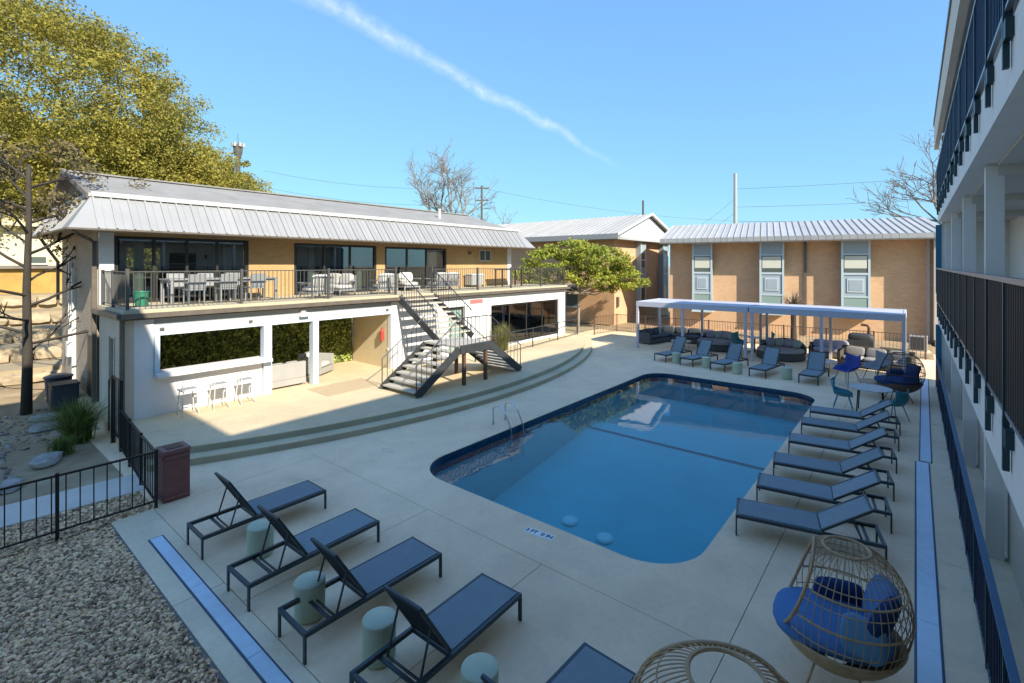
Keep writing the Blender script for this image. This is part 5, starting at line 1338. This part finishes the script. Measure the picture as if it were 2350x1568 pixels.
o = obj('crown', leaves('crown', cl, 60, 0.06, 41, 0.8), 'leaf_brown', ft); o['kind'] = 'stuff'
def bare(label, loc, h, r, seed, depth=4, lean=(0,0,1)):
    t = thing('bare_tree', label, 'tree', loc); rg = random.Random(seed); mb = MB(); tips = []
    mb2 = MB(); tp = Vector(lean).normalized()*h*0.42
    mb2.tube([(0,0,-0.1),(tp*0.5)[:],tp[:]], r, 8, r2=r*0.7); obj('trunk', mb2, 'bare_twig', t)
    for k in range(5):
        a = R(72*k+rg.uniform(-20,20)); limb(mb, tp, (Vector(lean)*0.9+Vector((math.cos(a)*0.6,math.sin(a)*0.6,0.25))).normalized(), h*0.30, r*0.5, depth, rg, tips, -0.02, 3, 0.5, 0.7, 3, 0.014)
    obj('branches', mb, 'bare_twig', t)
    return t
bare('bare winter tree rising behind the clubhouse roof', (-44.0,41.4,0), 16.0, 0.30, 51, 5)
bare('small bare tree beside the crossarm pole behind the roof', (-40.9,44.1,0), 10.5, 0.2, 52, 4)
bare('bare winter tree behind the right end of the brick house', (4.4,52.0,0), 13.2, 0.3, 53, 5, (-0.22,0,1))
# dead palm behind pergola
pl = thing('dead_palm', 'withered brown palm behind the pergola fence', 'plant', (-5.2,31.0,0)); mb = MB()
mb.lathe([(0.16,0.0),(0.13,0.8),(0.15,1.9)],10); obj('trunk', mb, 'bark', pl)
obj('fronds', blades('fronds', (0,0,1.75), 130, 1.3, 1.25, 61, 0.03), 'frond_dead', pl)

# ================================================================ hillside and house at the far left
for i, (x, z) in enumerate(((-25.0,0.0),(-27.2,0.5),(-29.4,1.0),(-31.6,1.6),(-33.8,2.3))):
    struct('hillside', MB().box(x-30.0 if i == 4 else x-3.0, x, -14.0, 8.5, -0.3, z+0.5), 'terrain')
    rw_ = thing('retaining_wall', 'low limestone retaining wall, terrace %s up the left slope' % ('one','two','three','four','five')[i], 'wall', (x,0,z))
    rr_ = random.Random(80+i); y = -2.0
    while y < 8.4:
        ln = rr_.uniform(0.35,1.0); h_ = rr_.uniform(0.36,0.58)
        mb = MB().pillow((0,0,0),(0.4,ln*1.02,h_),n=4,e=0.35); mb.v = [(a+rr_.uniform(-1,1)*0.03,b+rr_.uniform(-1,1)*0.03,c+rr_.uniform(-1,1)*0.03) for a,b,c in mb.v]
        ow('block', mb, 'limestone', rw_, (x+0.08+rr_.uniform(-0.05,0.07),y+ln/2,z+h_/2-0.03), smooth=False); y += ln
hs_ = thing('hill_house', 'cream house with yellow band up the slope at far left', 'house', (-38.0,3.0,2.8))
ow('wall', MB().box(-41.0,-36.0,-6.0,6.0,4.26,6.4), 'house_cream', hs_)
ow('lower_wall', MB().box(-41.0,-35.9,-6.0,6.0,2.8,4.1), 'house_yellow', hs_)
ow('ledge', MB().box(-41.0,-35.6,-6.2,6.1,4.101,4.25), 'gable_dark', hs_)
w = ow('window', MB().box(-35.999,-35.95,3.5,4.3,4.4,4.72), 'pane_dark', hs_); ow('sill', MB().box(-35.998,-35.88,3.45,4.35,4.3,4.39), 'trim_white', w)
w = ow('window', MB().box(-35.999,-35.95,0.6,2.0,4.4,4.72), 'pane_dark', hs_); ow('sill', MB().box(-35.998,-35.88,0.5,2.1,4.3,4.39), 'trim_white', w)
ow('roof', MB().add([(-35.4,-7,6.3),(-35.4,6.4,6.3),(-38.5,6.4,7.6),(-38.5,-7,7.6),(-41.6,6.4,6.3),(-41.6,-7,6.3)], [(0,1,2,3),(3,2,4,5)]), 'house_cream', hs_)
# bins and condenser beside the end wall
wb = thing('wheeled_bin', 'dark navy bin standing by the clubhouse end wall', 'bin', (-20.6,2.75,0))
obj('body', MB().lathe([(0.24,0.03),(0.27,0.06),(0.33,0.78),(0.35,0.80)],16), 'bin_navy_unit_shade', wb); obj('lid', MB().lathe([(0.36,0.801),(0.36,0.84),(0.2,0.9)],16), 'bin_navy_unit_shade', wb)
ca = thing('condenser_unit', 'grey air conditioner unit left of the clubhouse door', 'air conditioner', (-19.7,2.75,0))
obj('case', MB().box(-0.32,0.32,-0.3,0.3,0.05,0.72), 'bin_navy_unit_shade', ca, bev=0.02); obj('grille', MB().box(-0.26,0.26,-0.315,-0.301,0.12,0.64), 'ac_dark', ca); obj('lid', MB().box(-0.34,0.34,-0.32,0.32,0.721,0.77), 'ac_dark', ca)  # the bin's navy on a grey case puts its shade into the colour

# ================================================================ poles, wires, mast
def pole(label, loc, h, r, arms, m='wood_pole', hd=0.0):
    t = thing('utility_pole', label, 'utility pole', loc, hd); obj('shaft', MB().lathe([(r,0),(r*0.75,h)],10), m, t)
    for z, w_ in arms:
        obj('crossarm', MB().box(-w_/2,w_/2,-0.08,0.08,z-0.09,z+0.09), 'pole_dark', t)
        for x in (-w_/2+0.15,0.35*w_,-0.2*w_,w_/2-0.1): obj('insulator', MB().lathe([(0.05,0),(0.06,0.12),(0.02,0.18)],8,(x,0,z+0.09)), 'wood_pole', t)
    return t
pole('pale steel utility pole behind the long brick house', (-21.3,80.0,0), 18.4, 0.34, (), 'ac_grey')
pole('crossarm utility pole behind the clubhouse roof', (-52.3,56.0,0), 16.7, 0.2, ((16.3,2.3),(14.4,2.1)), 'pole_dark', R(35))
pole('short dark pole tip above the white gable', (-25.7,56.5,0), 12.2, 0.16, (), 'pole_dark')
ms = thing('floodlight_mast', 'tall mast with lamp cluster beyond the oak tree', 'mast', (-66.3,25.7,0))
obj('shaft', MB().lathe([(0.4,0),(0.25,19.0)],10), 'pole_dark', ms); obj('cage', MB().lathe([(0.3,17.8),(0.5,18.6),(0.55,19.4),(0.3,19.6)],10), 'pole_dark', ms)
for a in range(0,360,60): obj('lamp', MB().cbox((0.6*math.cos(R(a)),0.6*math.sin(R(a)),19.5),(0.3,0.3,0.5)), 'ac_grey', ms)
obj('aerial', MB().lathe([(0.05,19.5),(0.03,21.0)],6), 'wire', ms)
def wire(label, a, b, sag):
    a, b = Vector(a), Vector(b); pts = [a.lerp(b,i/14)-Vector((0,0,sag*4*(i/14)*(1-i/14))) for i in range(15)]
    tag(ow('power_line', MB().tube(pts, 0.022, 4), 'wire'), label, 'power line', 'power lines')
for z, lab in ((16.0,'top power line running right from the steel pole'),(13.2,'middle power line running right from the steel pole'),(10.9,'lowest power line running right from the steel pole')):
    wire(lab, (-21.3,80,z), (40,86,z+0.4), 0.8)
for z, lab in ((14.6,'upper power line dropping left from the steel pole'),(12.4,'lower power line dropping left from the steel pole')):
    wire(lab, (-21.3,80,z), (-45,120,z-3.0), 0.8)
for z, lab in ((14.3,'upper power line left of the crossarm pole'),(11.7,'lower power line left of the crossarm pole')):
    wire(lab, (-52.3,56,z+2.2), (-80,35,z+5), 1.2)
wire('thin power line right of the crossarm pole', (-52.3,56,16.3), (-20,110,13.0), 1.5)
